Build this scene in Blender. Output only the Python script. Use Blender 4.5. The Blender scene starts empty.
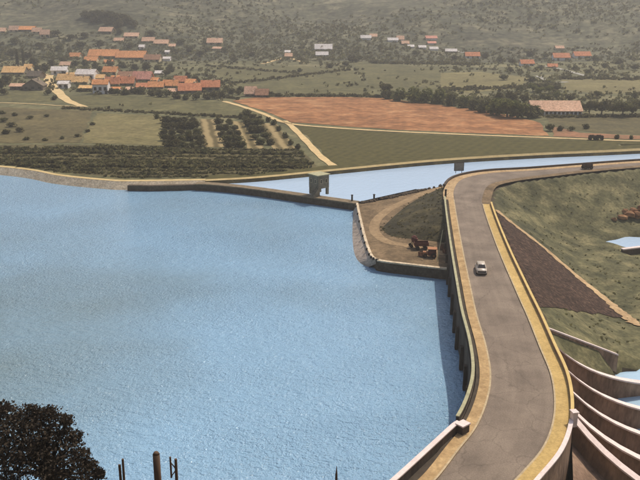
import bpy, bmesh, math, random
from mathutils import Vector, Matrix
from bisect import bisect_right

random.seed(7)
S = bpy.context.scene
COL = S.collection

# ------------------------------------------------------------------ camera
CAMZ, FPX, PITCH = 45.0, 800.0, math.atan(0.3)
cd = bpy.data.cameras.new('camera')
cam = bpy.data.objects.new('camera', cd); COL.objects.link(cam)
cam.location = (0, 0, CAMZ)
cam.rotation_euler = (math.pi/2 - PITCH, 0, 0)
cd.sensor_width = 36.0
cd.lens = 36.0*FPX/640.0
cd.clip_start = 0.1
cd.clip_end = 9000
S.camera = cam

# ------------------------------------------------------------------ sky, sun, exposure
SUN_EL = math.radians(55)
SUN_AZ = math.atan2(0.68, 0.72)            # from +Y towards +X
w = bpy.data.worlds.new('World'); S.world = w; w.use_nodes = True
nt = w.node_tree; nt.nodes.clear()
sk = nt.nodes.new('ShaderNodeTexSky'); sk.sky_type = 'NISHITA'; sk.sun_disc = False
sk.sun_elevation = SUN_EL; sk.sun_rotation = SUN_AZ
sk.dust_density = 3.0; sk.air_density = 1.0
bg = nt.nodes.new('ShaderNodeBackground'); bg.inputs['Strength'].default_value = 0.12
wo = nt.nodes.new('ShaderNodeOutputWorld')
nt.links.new(sk.outputs[0], bg.inputs[0]); nt.links.new(bg.outputs[0], wo.inputs[0])
sd = bpy.data.lights.new('sun', 'SUN'); sd.energy = 3.2; sd.angle = math.radians(0.6)
sd.color = (1.0, 0.92, 0.80)
sun = bpy.data.objects.new('sun', sd); COL.objects.link(sun)
sdir = Vector((math.sin(SUN_AZ)*math.cos(SUN_EL), math.cos(SUN_AZ)*math.cos(SUN_EL), math.sin(SUN_EL)))
sun.rotation_euler = sdir.to_track_quat('Z', 'Y').to_euler()
sun.location = (60, 150, 160)
S.view_settings.view_transform = 'Standard'
S.view_settings.look = 'None'
S.view_settings.gamma = 1.0
S.view_settings.exposure = 0.1
S.view_settings.use_curve_mapping = False

# ------------------------------------------------------------------ helpers
SP, CP = math.sin(PITCH), math.cos(PITCH)
def ray(u, v):
    a, b = (u-320)/FPX, (240-v)/FPX
    return Vector((a, CP+b*SP, -SP+b*CP))
def at(u, v, z=0.0):
    d = ray(u, v); t = (z-CAMZ)/d.z
    return Vector((d.x*t, d.y*t, z))
def pxm(y, v):            # pixels per metre at ground distance y on picture row v
    return FPX*(CP+(240-v)/FPX*SP)/y

def link(o, parent=None):
    COL.objects.link(o)
    if parent is not None: o.parent = parent
    return o
def mesh(name, vs, fs, mat, parent=None, smooth=False):
    me = bpy.data.meshes.new(name)
    me.from_pydata([tuple(v) for v in vs], [], fs); me.update()
    if mat is not None: me.materials.append(mat)
    if smooth: me.polygons.foreach_set('use_smooth', [True]*len(me.polygons))
    return link(bpy.data.objects.new(name, me), parent)
def tag(o, label, cat, group=None):
    o['label'] = label; o['category'] = cat
    if group: o['group'] = group
    return o
def struct(o, label=None):
    o['kind'] = 'structure'
    if label: o['label'] = label
    return o
def stuff(o, label=None, cat=None):
    o['kind'] = 'stuff'
    if label: o['label'] = label
    if cat: o['category'] = cat
    return o
def empty(name, loc, rz=0.0):
    o = bpy.data.objects.new(name, None); o.empty_display_size = 0.3
    o.location = loc; o.rotation_euler = (0, 0, rz)
    return link(o)
def copy_tree(o, parent=None):
    c = o.copy(); COL.objects.link(c); c.parent = parent
    for ch in [k for k in o.children]: copy_tree(ch, c)
    return c

class MB:
    def __init__(s): s.v = []; s.f = []
    def box(s, c, d, rz=0.0, top=1.0):
        n = len(s.v); cx, cy, cz = c; dx, dy, dz = d[0]/2, d[1]/2, d[2]/2
        cr, sr = math.cos(rz), math.sin(rz)
        for k, t in ((-1, 1.0), (1, top)):
            for i, j in ((-1, -1), (1, -1), (1, 1), (-1, 1)):
                x, y = i*dx*t, j*dy*t
                s.v.append((cx+x*cr-y*sr, cy+x*sr+y*cr, cz+k*dz))
        for q in ((0, 3, 2, 1), (4, 5, 6, 7), (0, 1, 5, 4), (1, 2, 6, 5), (2, 3, 7, 6), (3, 0, 4, 7)):
            s.f.append(tuple(n+i for i in q))
        return s
    def tube(s, a, b, r0, r1, n=8):
        a, b = Vector(a), Vector(b); d = (b-a).normalized()
        u = d.orthogonal().normalized(); w_ = d.cross(u); m = len(s.v)
        for p, r in ((a, r0), (b, r1)):
            for i in range(n):
                t = 2*math.pi*i/n; s.v.append(tuple(p+u*(r*math.cos(t))+w_*(r*math.sin(t))))
        for i in range(n):
            j = (i+1) % n; s.f.append((m+i, m+j, m+n+j, m+n+i))
        s.f.append(tuple(m+n+i for i in range(n))); s.f.append(tuple(m+n-1-i for i in range(n)))
        return s
    def prism(s, prof, x0, x1):        # profile of (y,z) swept along x
        m = len(s.v); n = len(prof)
        for x in (x0, x1):
            for y, z in prof: s.v.append((x, y, z))
        for i in range(n):
            j = (i+1) % n; s.f.append((m+i, m+j, m+n+j, m+n+i))
        s.f.append(tuple(m+n-1-i for i in range(n))); s.f.append(tuple(m+n+i for i in range(n)))
        return s
    def add(s, vs, fs):
        m = len(s.v); s.v += [tuple(v) for v in vs]; s.f += [tuple(m+i for i in f) for f in fs]
        return s
    def build(s, name, mat, parent=None, smooth=False):
        return mesh(name, s.v, s.f, mat, parent, smooth)
def bevel(o, wd, seg=1):
    m = o.modifiers.new('bevel', 'BEVEL'); m.width = wd; m.segments = seg; m.limit_method = 'ANGLE'
    return o

def srgb(r, g, b):
    f = lambda c: (c/255/12.92) if c/255 <= 0.04045 else ((c/255+0.055)/1.055)**2.4
    return (f(r), f(g), f(b), 1.0)

def mat(name, cols, scale=1.0, detail=6.0, rough=0.95, fine=0.0, fine_scale=8.0, bump=0.0, bump_scale=3.0,
        stretch=(1, 1, 1), big=0.0, big_scale=0.05, spec=0.2, contrast=(0.3, 0.7), rot=0.0):
    """colours spread by noise; fine grain and broad patches modulate the value"""
    m = bpy.data.materials.new(name); m.use_nodes = True
    N = m.node_tree.nodes; L = m.node_tree.links
    bs = N['Principled BSDF']; bs.inputs['Roughness'].default_value = rough
    bs.inputs['Specular IOR Level'].default_value = spec
    tc = N.new('ShaderNodeTexCoord'); mp = N.new('ShaderNodeMapping')
    mp.inputs['Scale'].default_value = stretch; mp.inputs['Rotation'].default_value = (0, 0, rot)
    L.new(tc.outputs['Object'], mp.inputs['Vector'])
    def noise(sc, det):
        n = N.new('ShaderNodeTexNoise'); n.inputs['Scale'].default_value = sc
        n.inputs['Detail'].default_value = det; n.inputs['Roughness'].default_value = 0.6
        L.new(mp.outputs[0], n.inputs['Vector']); return n
    n = noise(scale, detail)
    r = N.new('ShaderNodeValToRGB'); els = r.color_ramp.elements
    while len(els) < len(cols): els.new(0.5)
    for i, c in enumerate(cols):
        els[i].position = contrast[0]+(contrast[1]-contrast[0])*i/max(1, len(cols)-1)
        els[i].color = c
    L.new(n.outputs['Fac'], r.inputs[0]); out = r.outputs[0]
    def modulate(src, sc, amt, det):
        q = noise(sc, det); mr = N.new('ShaderNodeMapRange')
        mr.inputs['From Min'].default_value = 0.3; mr.inputs['From Max'].default_value = 0.7
        mr.inputs['To Min'].default_value = 1-amt; mr.inputs['To Max'].default_value = 1+amt
        L.new(q.outputs['Fac'], mr.inputs['Value'])
        mx = N.new('ShaderNodeVectorMath'); mx.operation = 'SCALE'
        L.new(src, mx.inputs[0]); L.new(mr.outputs[0], mx.inputs['Scale']); return mx.outputs[0]
    if fine: out = modulate(out, fine_scale, fine, 3.0)
    if big: out = modulate(out, big_scale, big, 4.0)
    L.new(out, bs.inputs['Base Color'])
    if bump:
        q = noise(bump_scale, 5.0); bp = N.new('ShaderNodeBump')
        bp.inputs['Strength'].default_value = min(1.0, bump); bp.inputs['Distance'].default_value = 0.3*bump
        L.new(q.outputs['Fac'], bp.inputs['Height']); L.new(bp.outputs[0], bs.inputs['Normal'])
    return m

def rows_mat(name, c_row, c_gap, freq, rot, mixn=0.35):
    """crop rows: wave bands broken by noise"""
    m = bpy.data.materials.new(name); m.use_nodes = True
    N = m.node_tree.nodes; L = m.node_tree.links; bs = N['Principled BSDF']
    bs.inputs['Roughness'].default_value = 1.0; bs.inputs['Specular IOR Level'].default_value = 0.1
    tc = N.new('ShaderNodeTexCoord'); mp = N.new('ShaderNodeMapping'); mp.inputs['Rotation'].default_value = (0, 0, rot)
    L.new(tc.outputs['Object'], mp.inputs[0])
    wv = N.new('ShaderNodeTexWave'); wv.inputs['Scale'].default_value = freq
    wv.inputs['Distortion'].default_value = 1.6; wv.inputs['Detail'].default_value = 3; wv.inputs['Detail Scale'].default_value = 2
    L.new(mp.outputs[0], wv.inputs['Vector'])
    n = N.new('ShaderNodeTexNoise'); n.inputs['Scale'].default_value = 0.5; n.inputs['Detail'].default_value = 7
    L.new(tc.outputs['Object'], n.inputs['Vector'])
    ad = N.new('ShaderNodeMix'); ad.inputs[0].default_value = mixn
    L.new(wv.outputs['Fac'], ad.inputs[2]); L.new(n.outputs['Fac'], ad.inputs[3])
    r = N.new('ShaderNodeValToRGB'); r.color_ramp.elements[0].color = c_gap; r.color_ramp.elements[1].color = c_row
    r.color_ramp.elements[0].position = 0.25; r.color_ramp.elements[1].position = 0.7
    L.new(ad.outputs[0], r.inputs[0]); L.new(r.outputs[0], bs.inputs['Base Color'])
    return m

def water_mat(name, c0, c1, wave=0.7, amp=0.5, fine=0.0, grey_west=False):
    m = bpy.data.materials.new(name); m.use_nodes = True
    N = m.node_tree.nodes; L = m.node_tree.links; bs = N['Principled BSDF']
    bs.inputs['Roughness'].default_value = 0.09; bs.inputs['IOR'].default_value = 1.33
    bs.inputs['Specular IOR Level'].default_value = 0.75
    tc = N.new('ShaderNodeTexCoord')
    n = N.new('ShaderNodeTexNoise'); n.inputs['Scale'].default_value = 0.018; n.inputs['Detail'].default_value = 4
    L.new(tc.outputs['Object'], n.inputs['Vector'])
    r = N.new('ShaderNodeValToRGB'); r.color_ramp.elements[0].color = c0; r.color_ramp.elements[1].color = c1
    r.color_ramp.elements[0].position = 0.35; r.color_ramp.elements[1].position = 0.65
    if grey_west:                 # darker and greyer on the lake's western side, with a ragged edge
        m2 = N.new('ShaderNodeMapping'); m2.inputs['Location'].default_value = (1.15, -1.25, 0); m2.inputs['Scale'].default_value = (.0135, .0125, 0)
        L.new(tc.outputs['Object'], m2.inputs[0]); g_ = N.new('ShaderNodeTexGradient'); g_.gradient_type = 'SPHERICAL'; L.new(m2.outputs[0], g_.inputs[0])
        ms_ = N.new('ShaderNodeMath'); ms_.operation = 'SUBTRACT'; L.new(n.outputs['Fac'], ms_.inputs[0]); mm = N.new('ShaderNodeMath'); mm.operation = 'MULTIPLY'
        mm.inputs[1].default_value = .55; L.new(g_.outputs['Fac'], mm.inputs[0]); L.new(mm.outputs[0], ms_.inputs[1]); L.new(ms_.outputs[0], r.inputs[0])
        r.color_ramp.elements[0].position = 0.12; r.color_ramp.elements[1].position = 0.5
    else: L.new(n.outputs['Fac'], r.inputs[0])
    L.new(r.outputs[0], bs.inputs['Base Color'])
    mp = N.new('ShaderNodeMapping'); mp.inputs['Scale'].default_value = (1.0, 1.7, 1.0); mp.inputs['Rotation'].default_value = (0, 0, 0.5)
    L.new(tc.outputs['Object'], mp.inputs[0])
    a = N.new('ShaderNodeTexNoise'); a.inputs['Scale'].default_value = wave; a.inputs['Detail'].default_value = 3.5; a.inputs['Roughness'].default_value = 0.62
    L.new(mp.outputs[0], a.inputs['Vector'])
    bp = N.new('ShaderNodeBump'); bp.inputs['Strength'].default_value = 1.0; bp.inputs['Distance'].default_value = amp
    L.new(a.outputs['Fac'], bp.inputs['Height']); nrm = bp.outputs[0]
    if fine:                  # short wind chop
        f = N.new('ShaderNodeTexNoise'); f.inputs['Scale'].default_value = fine; f.inputs['Detail'].default_value = 2.5; f.inputs['Roughness'].default_value = 0.7
        L.new(tc.outputs['Object'], f.inputs['Vector']); b2 = N.new('ShaderNodeBump'); b2.inputs['Strength'].default_value = 1.0; b2.inputs['Distance'].default_value = 0.2
        wp = N.new('ShaderNodeTexNoise'); wp.inputs['Scale'].default_value = 0.03; wp.inputs['Detail'].default_value = 3; L.new(mp.outputs[0], wp.inputs['Vector'])
        wr_ = N.new('ShaderNodeMapRange'); wr_.inputs['From Min'].default_value = .35; wr_.inputs['From Max'].default_value = .62; wr_.inputs['To Min'].default_value = .12; wr_.inputs['To Max'].default_value = .40
        L.new(wp.outputs['Fac'], wr_.inputs['Value']); L.new(wr_.outputs[0], b2.inputs['Distance'])
        L.new(f.outputs['Fac'], b2.inputs['Height']); L.new(nrm, b2.inputs['Normal']); nrm = b2.outputs[0]
    L.new(nrm, bs.inputs['Normal'])
    return m

def road_mat():
    m = mat('worn_asphalt', [srgb(114, 101, 88), srgb(131, 116, 101), srgb(146, 130, 113)], 0.25, 10, fine=0.2, fine_scale=7, big=0.06, big_scale=0.05)
    N = m.node_tree.nodes; L = m.node_tree.links; bs = N['Principled BSDF']; src = bs.inputs['Base Color'].links[0].from_socket
    uv = N.new('ShaderNodeUVMap'); mp = N.new('ShaderNodeMapping'); mp.inputs['Scale'].default_value = (9, 0.05, 1)
    L.new(uv.outputs[0], mp.inputs[0]); n = N.new('ShaderNodeTexNoise'); n.inputs['Scale'].default_value = 1.0; n.inputs['Detail'].default_value = 5
    L.new(mp.outputs[0], n.inputs['Vector']); mr = N.new('ShaderNodeMapRange')
    for k, v in (('From Min', .3), ('From Max', .7), ('To Min', .91), ('To Max', 1.09)): mr.inputs[k].default_value = v
    L.new(n.outputs['Fac'], mr.inputs['Value']); sc = N.new('ShaderNodeVectorMath'); sc.operation = 'SCALE'
    L.new(src, sc.inputs[0]); L.new(mr.outputs[0], sc.inputs['Scale'])
    tc = N.new('ShaderNodeTexCoord'); dn = N.new('ShaderNodeTexNoise'); dn.inputs['Scale'].default_value = .9; dn.inputs['Detail'].default_value = 6; L.new(tc.outputs['Object'], dn.inputs['Vector'])
    av = N.new('ShaderNodeVectorMath'); av.operation = 'ADD'; L.new(tc.outputs['Object'], av.inputs[0]); L.new(dn.outputs['Color'], av.inputs[1])
    vo = N.new('ShaderNodeTexVoronoi'); vo.feature = 'DISTANCE_TO_EDGE'; vo.inputs['Scale'].default_value = .22; L.new(av.outputs[0], vo.inputs['Vector'])
    cr = N.new('ShaderNodeMapRange'); L.new(vo.outputs['Distance'], cr.inputs['Value'])
    for k, v in (('From Min', 0), ('From Max', .014), ('To Min', .74), ('To Max', 1)): cr.inputs[k].default_value = v
    s2 = N.new('ShaderNodeVectorMath'); s2.operation = 'SCALE'; L.new(sc.outputs[0], s2.inputs[0]); L.new(cr.outputs[0], s2.inputs['Scale']); L.new(s2.outputs[0], bs.inputs['Base Color'])
    return m
def leafy(name, cols, tr=0.45):
    m = mat(name, cols, 0.5, 6, fine=0.2, fine_scale=2, spec=0.05)
    N = m.node_tree.nodes; L = m.node_tree.links; bs = N['Principled BSDF']; src = bs.inputs['Base Color'].links[0].from_socket
    t = N.new('ShaderNodeBsdfTranslucent'); L.new(src, t.inputs['Color']); mx = N.new('ShaderNodeMixShader'); mx.inputs[0].default_value = tr
    L.new(bs.outputs[0], mx.inputs[1]); L.new(t.outputs[0], mx.inputs[2]); L.new(mx.outputs[0], N['Material Output'].inputs['Surface'])
    return m
# ------------------------------------------------------------------ materials
M = {}
M['ground'] = mat('dry_ground', [srgb(74, 72, 48), srgb(102, 98, 66), srgb(132, 122, 86)], 0.06, 10, fine=0.38, fine_scale=0.5, big=0.2, big_scale=0.008)
M['hill'] = mat('hill_scrub', [srgb(64, 64, 48), srgb(88, 86, 64), srgb(122, 114, 88)], 0.05, 12, fine=0.5, fine_scale=0.2, big=0.28, big_scale=0.006)
M['bank'] = mat('bank_grass', [srgb(62, 62, 42), srgb(94, 90, 62), srgb(134, 124, 88)], 0.22, 12, fine=0.36, fine_scale=1.6, big=0.28, big_scale=0.04, bump=0.7, bump_scale=1.2)
M['bed'] = mat('lake_bed', [srgb(70, 62, 50), srgb(96, 84, 66)], 0.2, bump=0.4)
M['slope'] = mat('hillside_grass', [srgb(70, 64, 44), srgb(110, 98, 66)], 0.4, 8, fine=0.3, fine_scale=6, bump=0.6)
M['plough'] = mat('ploughed_earth', [srgb(114, 78, 48), srgb(152, 103, 64), srgb(176, 130, 88)], 0.12, 11, fine=0.36, fine_scale=0.5, big=0.16, big_scale=0.02, stretch=(0.8, 1, 1))
M['redsoil'] = mat('red_soil', [srgb(120, 92, 64), srgb(160, 112, 80)], 0.12, 8, fine=0.25, fine_scale=0.8)
M['olive'] = rows_mat('olive_crop_rows', srgb(96, 89, 53), srgb(68, 65, 39), 0.11, 0.5, 0.88)
M['green'] = mat('green_crop', [srgb(82, 79, 48), srgb(106, 99, 63)], 0.12, 9, fine=0.38, fine_scale=0.5, big=.16, big_scale=.03)
M['light'] = mat('light_meadow', [srgb(106, 98, 60), srgb(130, 118, 78)], 0.1, 9, fine=0.32, fine_scale=0.6, big=.16, big_scale=.03)
M['brownfield'] = mat('dry_field', [srgb(84, 76, 48), srgb(112, 100, 65)], 0.1, 9, fine=0.36, fine_scale=0.6, big=.14, big_scale=.03)
M['palerows'] = rows_mat('pale_vine_rows', srgb(158, 138, 98), srgb(100, 88, 58), 0.085, -0.175, 0.4)
M['darkfield'] = mat('orchard_floor', [srgb(72, 66, 42), srgb(104, 94, 60)], 0.15, 8, fine=0.35, fine_scale=0.7)
M['path'] = mat('pale_dirt_path', [srgb(196, 168, 118), srgb(222, 192, 140)], 0.4, 6, fine=0.15, fine_scale=2)
M['greypath'] = mat('grey_track', [srgb(150, 146, 134), srgb(176, 170, 156)], 0.3, 5)
M['sand'] = mat('shore_stone', [srgb(188, 166, 136), srgb(222, 202, 172)], 0.5, 9, fine=0.3, fine_scale=2.2, bump=0.6, bump_scale=1.6)
M['sandtop'] = mat('shore_crest', [srgb(190, 164, 112), srgb(214, 188, 136)], 0.5, 6, fine=0.15)
M['asphalt'] = road_mat()
M['walkL'] = mat('sandy_pavement', [srgb(160, 130, 90), srgb(196, 164, 118)], 0.6, 9, fine=0.2, fine_scale=4, big=.1, big_scale=.15)
M['walkR'] = mat('yellow_pavement', [srgb(182, 152, 94), srgb(208, 176, 114)], 0.5, 9, fine=0.15, fine_scale=4, big=.1, big_scale=.12)
M['verge'] = mat('orange_verge', [srgb(160, 130, 94), srgb(198, 168, 126)], 0.4, 9, fine=0.28, fine_scale=2)
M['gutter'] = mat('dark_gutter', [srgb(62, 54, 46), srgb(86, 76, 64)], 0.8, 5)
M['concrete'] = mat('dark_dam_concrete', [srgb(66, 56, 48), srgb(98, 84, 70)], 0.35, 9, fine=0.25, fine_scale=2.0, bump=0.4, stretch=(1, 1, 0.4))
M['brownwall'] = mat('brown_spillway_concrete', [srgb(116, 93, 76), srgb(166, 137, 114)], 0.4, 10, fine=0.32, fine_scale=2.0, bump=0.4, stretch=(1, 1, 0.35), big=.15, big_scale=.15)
M['copingG'] = mat('pale_green_coping', [srgb(160, 154, 122), srgb(186, 178, 140)], 0.7, 8, fine=.15, fine_scale=2)
M['copingY'] = mat('yellow_coping', [srgb(200, 170, 108), srgb(222, 192, 128)], 0.7, 5)
M['copingP'] = mat('pale_pink_coping', [srgb(222, 200, 190), srgb(240, 222, 212)], 0.6, 7, fine=0.10, fine_scale=3)
M['quaytop'] = mat('quay_earth', [srgb(90, 74, 54), srgb(118, 98, 72), srgb(142, 118, 88)], 0.3, 10, fine=0.3, fine_scale=2.0, bump=0.5)
M['track'] = mat('quay_track', [srgb(134, 110, 80), srgb(162, 136, 102)], 0.35, 9, fine=0.24, fine_scale=2)
M['embank'] = mat('shaded_embankment_turf', [srgb(46, 42, 28), srgb(64, 58, 38), srgb(92, 82, 54)], 0.3, 10, fine=0.35, fine_scale=2.2, bump=0.6, bump_scale=1.5)  # dark tones carry the shade on the quay embankment's lake side
M['pinkstone'] = mat('pale_pitched_stone', [srgb(162, 144, 128), srgb(196, 178, 160)], 0.7, 9, fine=0.25, fine_scale=2.5, bump=0.5)
M['darkstone'] = mat('dark_masonry', [srgb(66, 56, 46), srgb(100, 86, 70)], 0.8, 8, fine=0.35, fine_scale=2.5, bump=0.6)
M['dikecap'] = mat('dike_crest', [srgb(110, 96, 76), srgb(142, 124, 98)], 0.6, 8, fine=0.25, fine_scale=2)
M['revet'] = mat('brown_stone_facing', [srgb(38, 28, 22), srgb(68, 51, 41), srgb(110, 86, 70)], 1.6, 11, fine=0.4, fine_scale=5, bump=0.9, bump_scale=3.0, big=.15, big_scale=.1)
M['rock'] = mat('orange_brown_rock', [srgb(92, 66, 46), srgb(150, 110, 76), srgb(190, 146, 104)], 0.9, 8, bump=0.6)
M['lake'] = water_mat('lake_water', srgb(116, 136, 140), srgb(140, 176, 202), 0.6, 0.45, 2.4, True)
M['canal'] = water_mat('canal_water', srgb(176, 198, 220), srgb(184, 206, 226), 0.8, 0.10)
M['tail'] = water_mat('pool_water', srgb(170, 198, 216), srgb(184, 210, 224), 0.8, 0.12)
M['tower'] = mat('gatehouse_concrete', [srgb(112, 104, 88), srgb(150, 138, 116)], 0.7, 7, fine=0.25, fine_scale=3)
M['steel'] = mat('dark_steel', [srgb(54, 48, 42), srgb(72, 64, 56)], 2, 4, rough=0.6)
M['white'] = mat('whitewash', [srgb(226, 216, 206), srgb(240, 232, 224)], 0.5, 6)
M['cream'] = mat('cream_render', [srgb(196, 176, 142), srgb(214, 194, 158)], 0.5, 6)
M['greywall'] = mat('grey_stone_wall', [srgb(108, 98, 84), srgb(138, 124, 106)], 0.5, 7)
ROOFS = {
 'orange': [srgb(208, 134, 82), srgb(234, 166, 112)], 'red': [srgb(190, 116, 80), srgb(216, 146, 106)],
 'pink': [srgb(204, 136, 114), srgb(228, 164, 140)], 'yellow': [srgb(214, 164, 104), srgb(236, 192, 132)],
 'pale': [srgb(202, 156, 124), srgb(226, 184, 152)], 'grey': [srgb(104, 92, 78), srgb(134, 118, 100)],
 'white': [srgb(212, 200, 190), srgb(230, 220, 210)], 'brown': [srgb(150, 108, 82), srgb(172, 130, 102)]}
for k, c in ROOFS.items(): M['roof_'+k] = mat(k+'_roof_tiles', c, 0.8, 9, fine=0.24, fine_scale=1.6, big=.16, big_scale=.12)
M['pane'] = mat('dark_window', [srgb(58, 52, 46), srgb(72, 66, 58)], 1, rough=0.4)
M['bark'] = mat('bark', [srgb(66, 54, 42), srgb(90, 76, 60)], 2)
M['leafA'] = leafy('leaf_mid', [srgb(78, 78, 52), srgb(112, 108, 72), srgb(138, 130, 92)])
M['leafB'] = leafy('leaf_dark', [srgb(70, 66, 46), srgb(98, 92, 62), srgb(120, 110, 76)])
M['leafC'] = leafy('leaf_green', [srgb(84, 88, 50), srgb(118, 118, 70), srgb(142, 138, 90)])
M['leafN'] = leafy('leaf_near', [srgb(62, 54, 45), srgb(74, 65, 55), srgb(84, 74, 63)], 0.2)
M['post'] = mat('weathered_timber', [srgb(84, 66, 54), srgb(112, 90, 72)], 3, 6, stretch=(1, 1, 0.2))
M['carpaint'] = mat('beige_paint', [srgb(196, 180, 160), srgb(208, 192, 172)], 1, rough=0.35, spec=0.5)
M['glass'] = mat('car_glass', [srgb(44, 38, 34), srgb(50, 44, 40)], 1, rough=0.15, spec=0.6)
M['rubber'] = mat('black_rubber', [srgb(42, 38, 36), srgb(52, 46, 44)], 3)
M['chrome'] = mat('dull_chrome', [srgb(150, 142, 132), srgb(170, 160, 150)], 2, rough=0.3, spec=0.8)
M['cartwood'] = mat('dark_cart_wood', [srgb(70, 50, 40), srgb(96, 70, 56)], 2)
M['machO'] = mat('orange_machine_paint', [srgb(158, 104, 70), srgb(190, 134, 92)], 1.5, rough=0.7)
M['machR'] = mat('dark_red_machine_paint', [srgb(84, 48, 42), srgb(116, 66, 56)], 1.5, rough=0.6)
M['rust'] = mat('rusty_scrap', [srgb(96, 66, 50), srgb(142, 98, 72)], 2, rough=0.9)
M['signgrey'] = mat('weathered_board', [srgb(140, 136, 126), srgb(170, 164, 152)], 1.6, 6)

# ------------------------------------------------------------------ layout lines
ROADZ, QZ = 5.0, 1.8
def catmull(pts, n):
    out = []
    P = [pts[0]*2-pts[1]] + pts + [pts[-1]*2-pts[-2]]
    for i in range(1, len(P)-2):
        for k in range(n):
            t = k/n; a, b, c, d = P[i-1], P[i], P[i+1], P[i+2]
            out.append(0.5*((2*b)+(c-a)*t+(2*a-5*b+4*c-d)*t*t+(3*b-a-3*c+d)*t**3))
    out.append(P[-2]); return out
Lpx = [(400, 515), (420, 496), (439, 477), (458, 452), (477, 427), (488, 399), (491, 374), (486, 345), (477, 315), (471, 288), (462, 245), (455, 205), (454, 190), (463, 179), (490, 173.2), (534, 170.5), (587, 166.5), (640, 162.7), (760, 155.5)]
Rpx = [(476, 515), (500, 495), (521, 474), (542, 449), (552, 424), (554, 399), (550, 374), (539, 347), (527, 317), (515, 290), (496, 245), (483, 207), (483, 195), (490, 184.5), (512, 179), (543, 175), (589, 169.7), (640, 165.4), (760, 157.8)]
LC = catmull([at(u, v, ROADZ) for u, v in Lpx], 8)
RC = catmull([at(u, v, ROADZ) for u, v in Rpx], 8)
def offset(line, d):            # + = to the left of travel
    out = []
    for i, p in enumerate(line):
        a = line[max(0, i-1)]; b = line[min(len(line)-1, i+1)]
        t = (b-a); t.z = 0; t.normalize(); out.append(p+Vector((-t.y, t.x, 0))*d)
    return out
def withz(line, z): return [Vector((p.x, p.y, z)) for p in line]
def nearest_i(line, p): return min(range(len(line)), key=lambda i: (line[i].x-p.x)**2+(line[i].y-p.y)**2)

NBpx = [(0, 168), (60, 177), (105, 181.5), (130, 182.5), (205, 181.5), (258, 178.5), (332, 171.5), (440, 161.5), (540, 155.5), (640, 151)]
NB = [Vector((-600, 300, 0)), Vector((-300, 262, 0)), Vector((-150, 232, 0))] + [at(u, v, 1.5) for u, v in NBpx] + [Vector((170, 258, 0)), Vector((600, 300, 0))]
def y_nb(x):
    for a, b in zip(NB, NB[1:]):
        if a.x <= x <= b.x: return a.y+(b.y-a.y)*(x-a.x)/(b.x-a.x)
    return 300
RE = offset(RC, -2.2)            # downstream edge of the crest
i_w0 = nearest_i(RE, at(549, 331, ROADZ))
RB = RE[i_w0:]                   # the part that carries the grass bank
W0A = RE[i_w0].copy()
def seg_dist(p, line):
    best = (1e9, 0)
    for a, b in zip(line, line[1:]):
        dx, dy = b.x-a.x, b.y-a.y; l2 = dx*dx+dy*dy
        t = max(0, min(1, ((p[0]-a.x)*dx+(p[1]-a.y)*dy)/l2))
        ex, ey = p[0]-a.x-t*dx, p[1]-a.y-t*dy; d2 = ex*ex+ey*ey
        if d2 < best[0]: best = (d2, dx*ey-dy*ex)
    return math.sqrt(best[0]), best[1]
def wob(x, y): return math.sin(x*.21+y*.13)+math.sin(x*.11-y*.29+1.3)+0.6*math.sin(x*.47+y*.38+.7)
def w0_y(x): return W0A.y+(x-W0A.x)*0.36
def hillside(x, y):
    e = 43.3-0.58*y if y < 15 else 34.6-0.685*(y-15)
    return e - 0.0
def plain(x, y):
    z = 1.5+0.008*(y-165); t = y-540+0.03*x
    if t > 0:
        z += 0.22*t*t/160 if t < 80 else 0.22*(t-40)
        k = min(1, t/200)
        z += k*(7*math.sin(x*.011+y*.006)+4*math.sin(x*.027-y*.013+2)+2.5*math.sin(x*.05+y*.041))
    return z
def h(x, y):
    e = y-y_nb(x)-2.6
    if e > 0: return plain(x, y)
    z = -5.0
    if y < 75: z = max(z, hillside(x, y))
    if x > 15 and y > 60:
        d, s = seg_dist((x, y), RB)
        if s < 0: z = -9.0 if y > 68 else z
        if s >= 0 and d < 5.5 and y > 60: z = max(z, 4.3)
        elif s < 0 and y > w0_y(x)+.9:                       # downstream side, north of the training wall
            e = 4.75-0.58*max(0, d-0.2)+0.10*wob(x, y)*min(1, d/4)
            fl = -2.7+0.15*wob(x*.7, y*.7)-2.1*min(1, max(0, (y-w0_y(x)-8)/22))
            e = fl+math.log(1+math.exp((e-fl)*1.2))/1.2
            if x-W0A.x > 9.5: e = min(e, -3.5+.45*(y-w0_y(x)-.9)+.2*wob(x, y))
            px, py = (x-74)/(8.5+.8*math.sin(y*1.1)), (y-166.5+.5*math.sin(x*.9))/4.0            # pool
            q = px*px+py*py
            if q < 2.2: e -= 2.6*max(0, 1-q/2.2)
            if x > 62 and 155 < y < 162: e -= 1.2*min(1, (x-62)/3)
            z = max(z, e)
        elif s < 0: z = max(z, -9)
    return z
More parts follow.
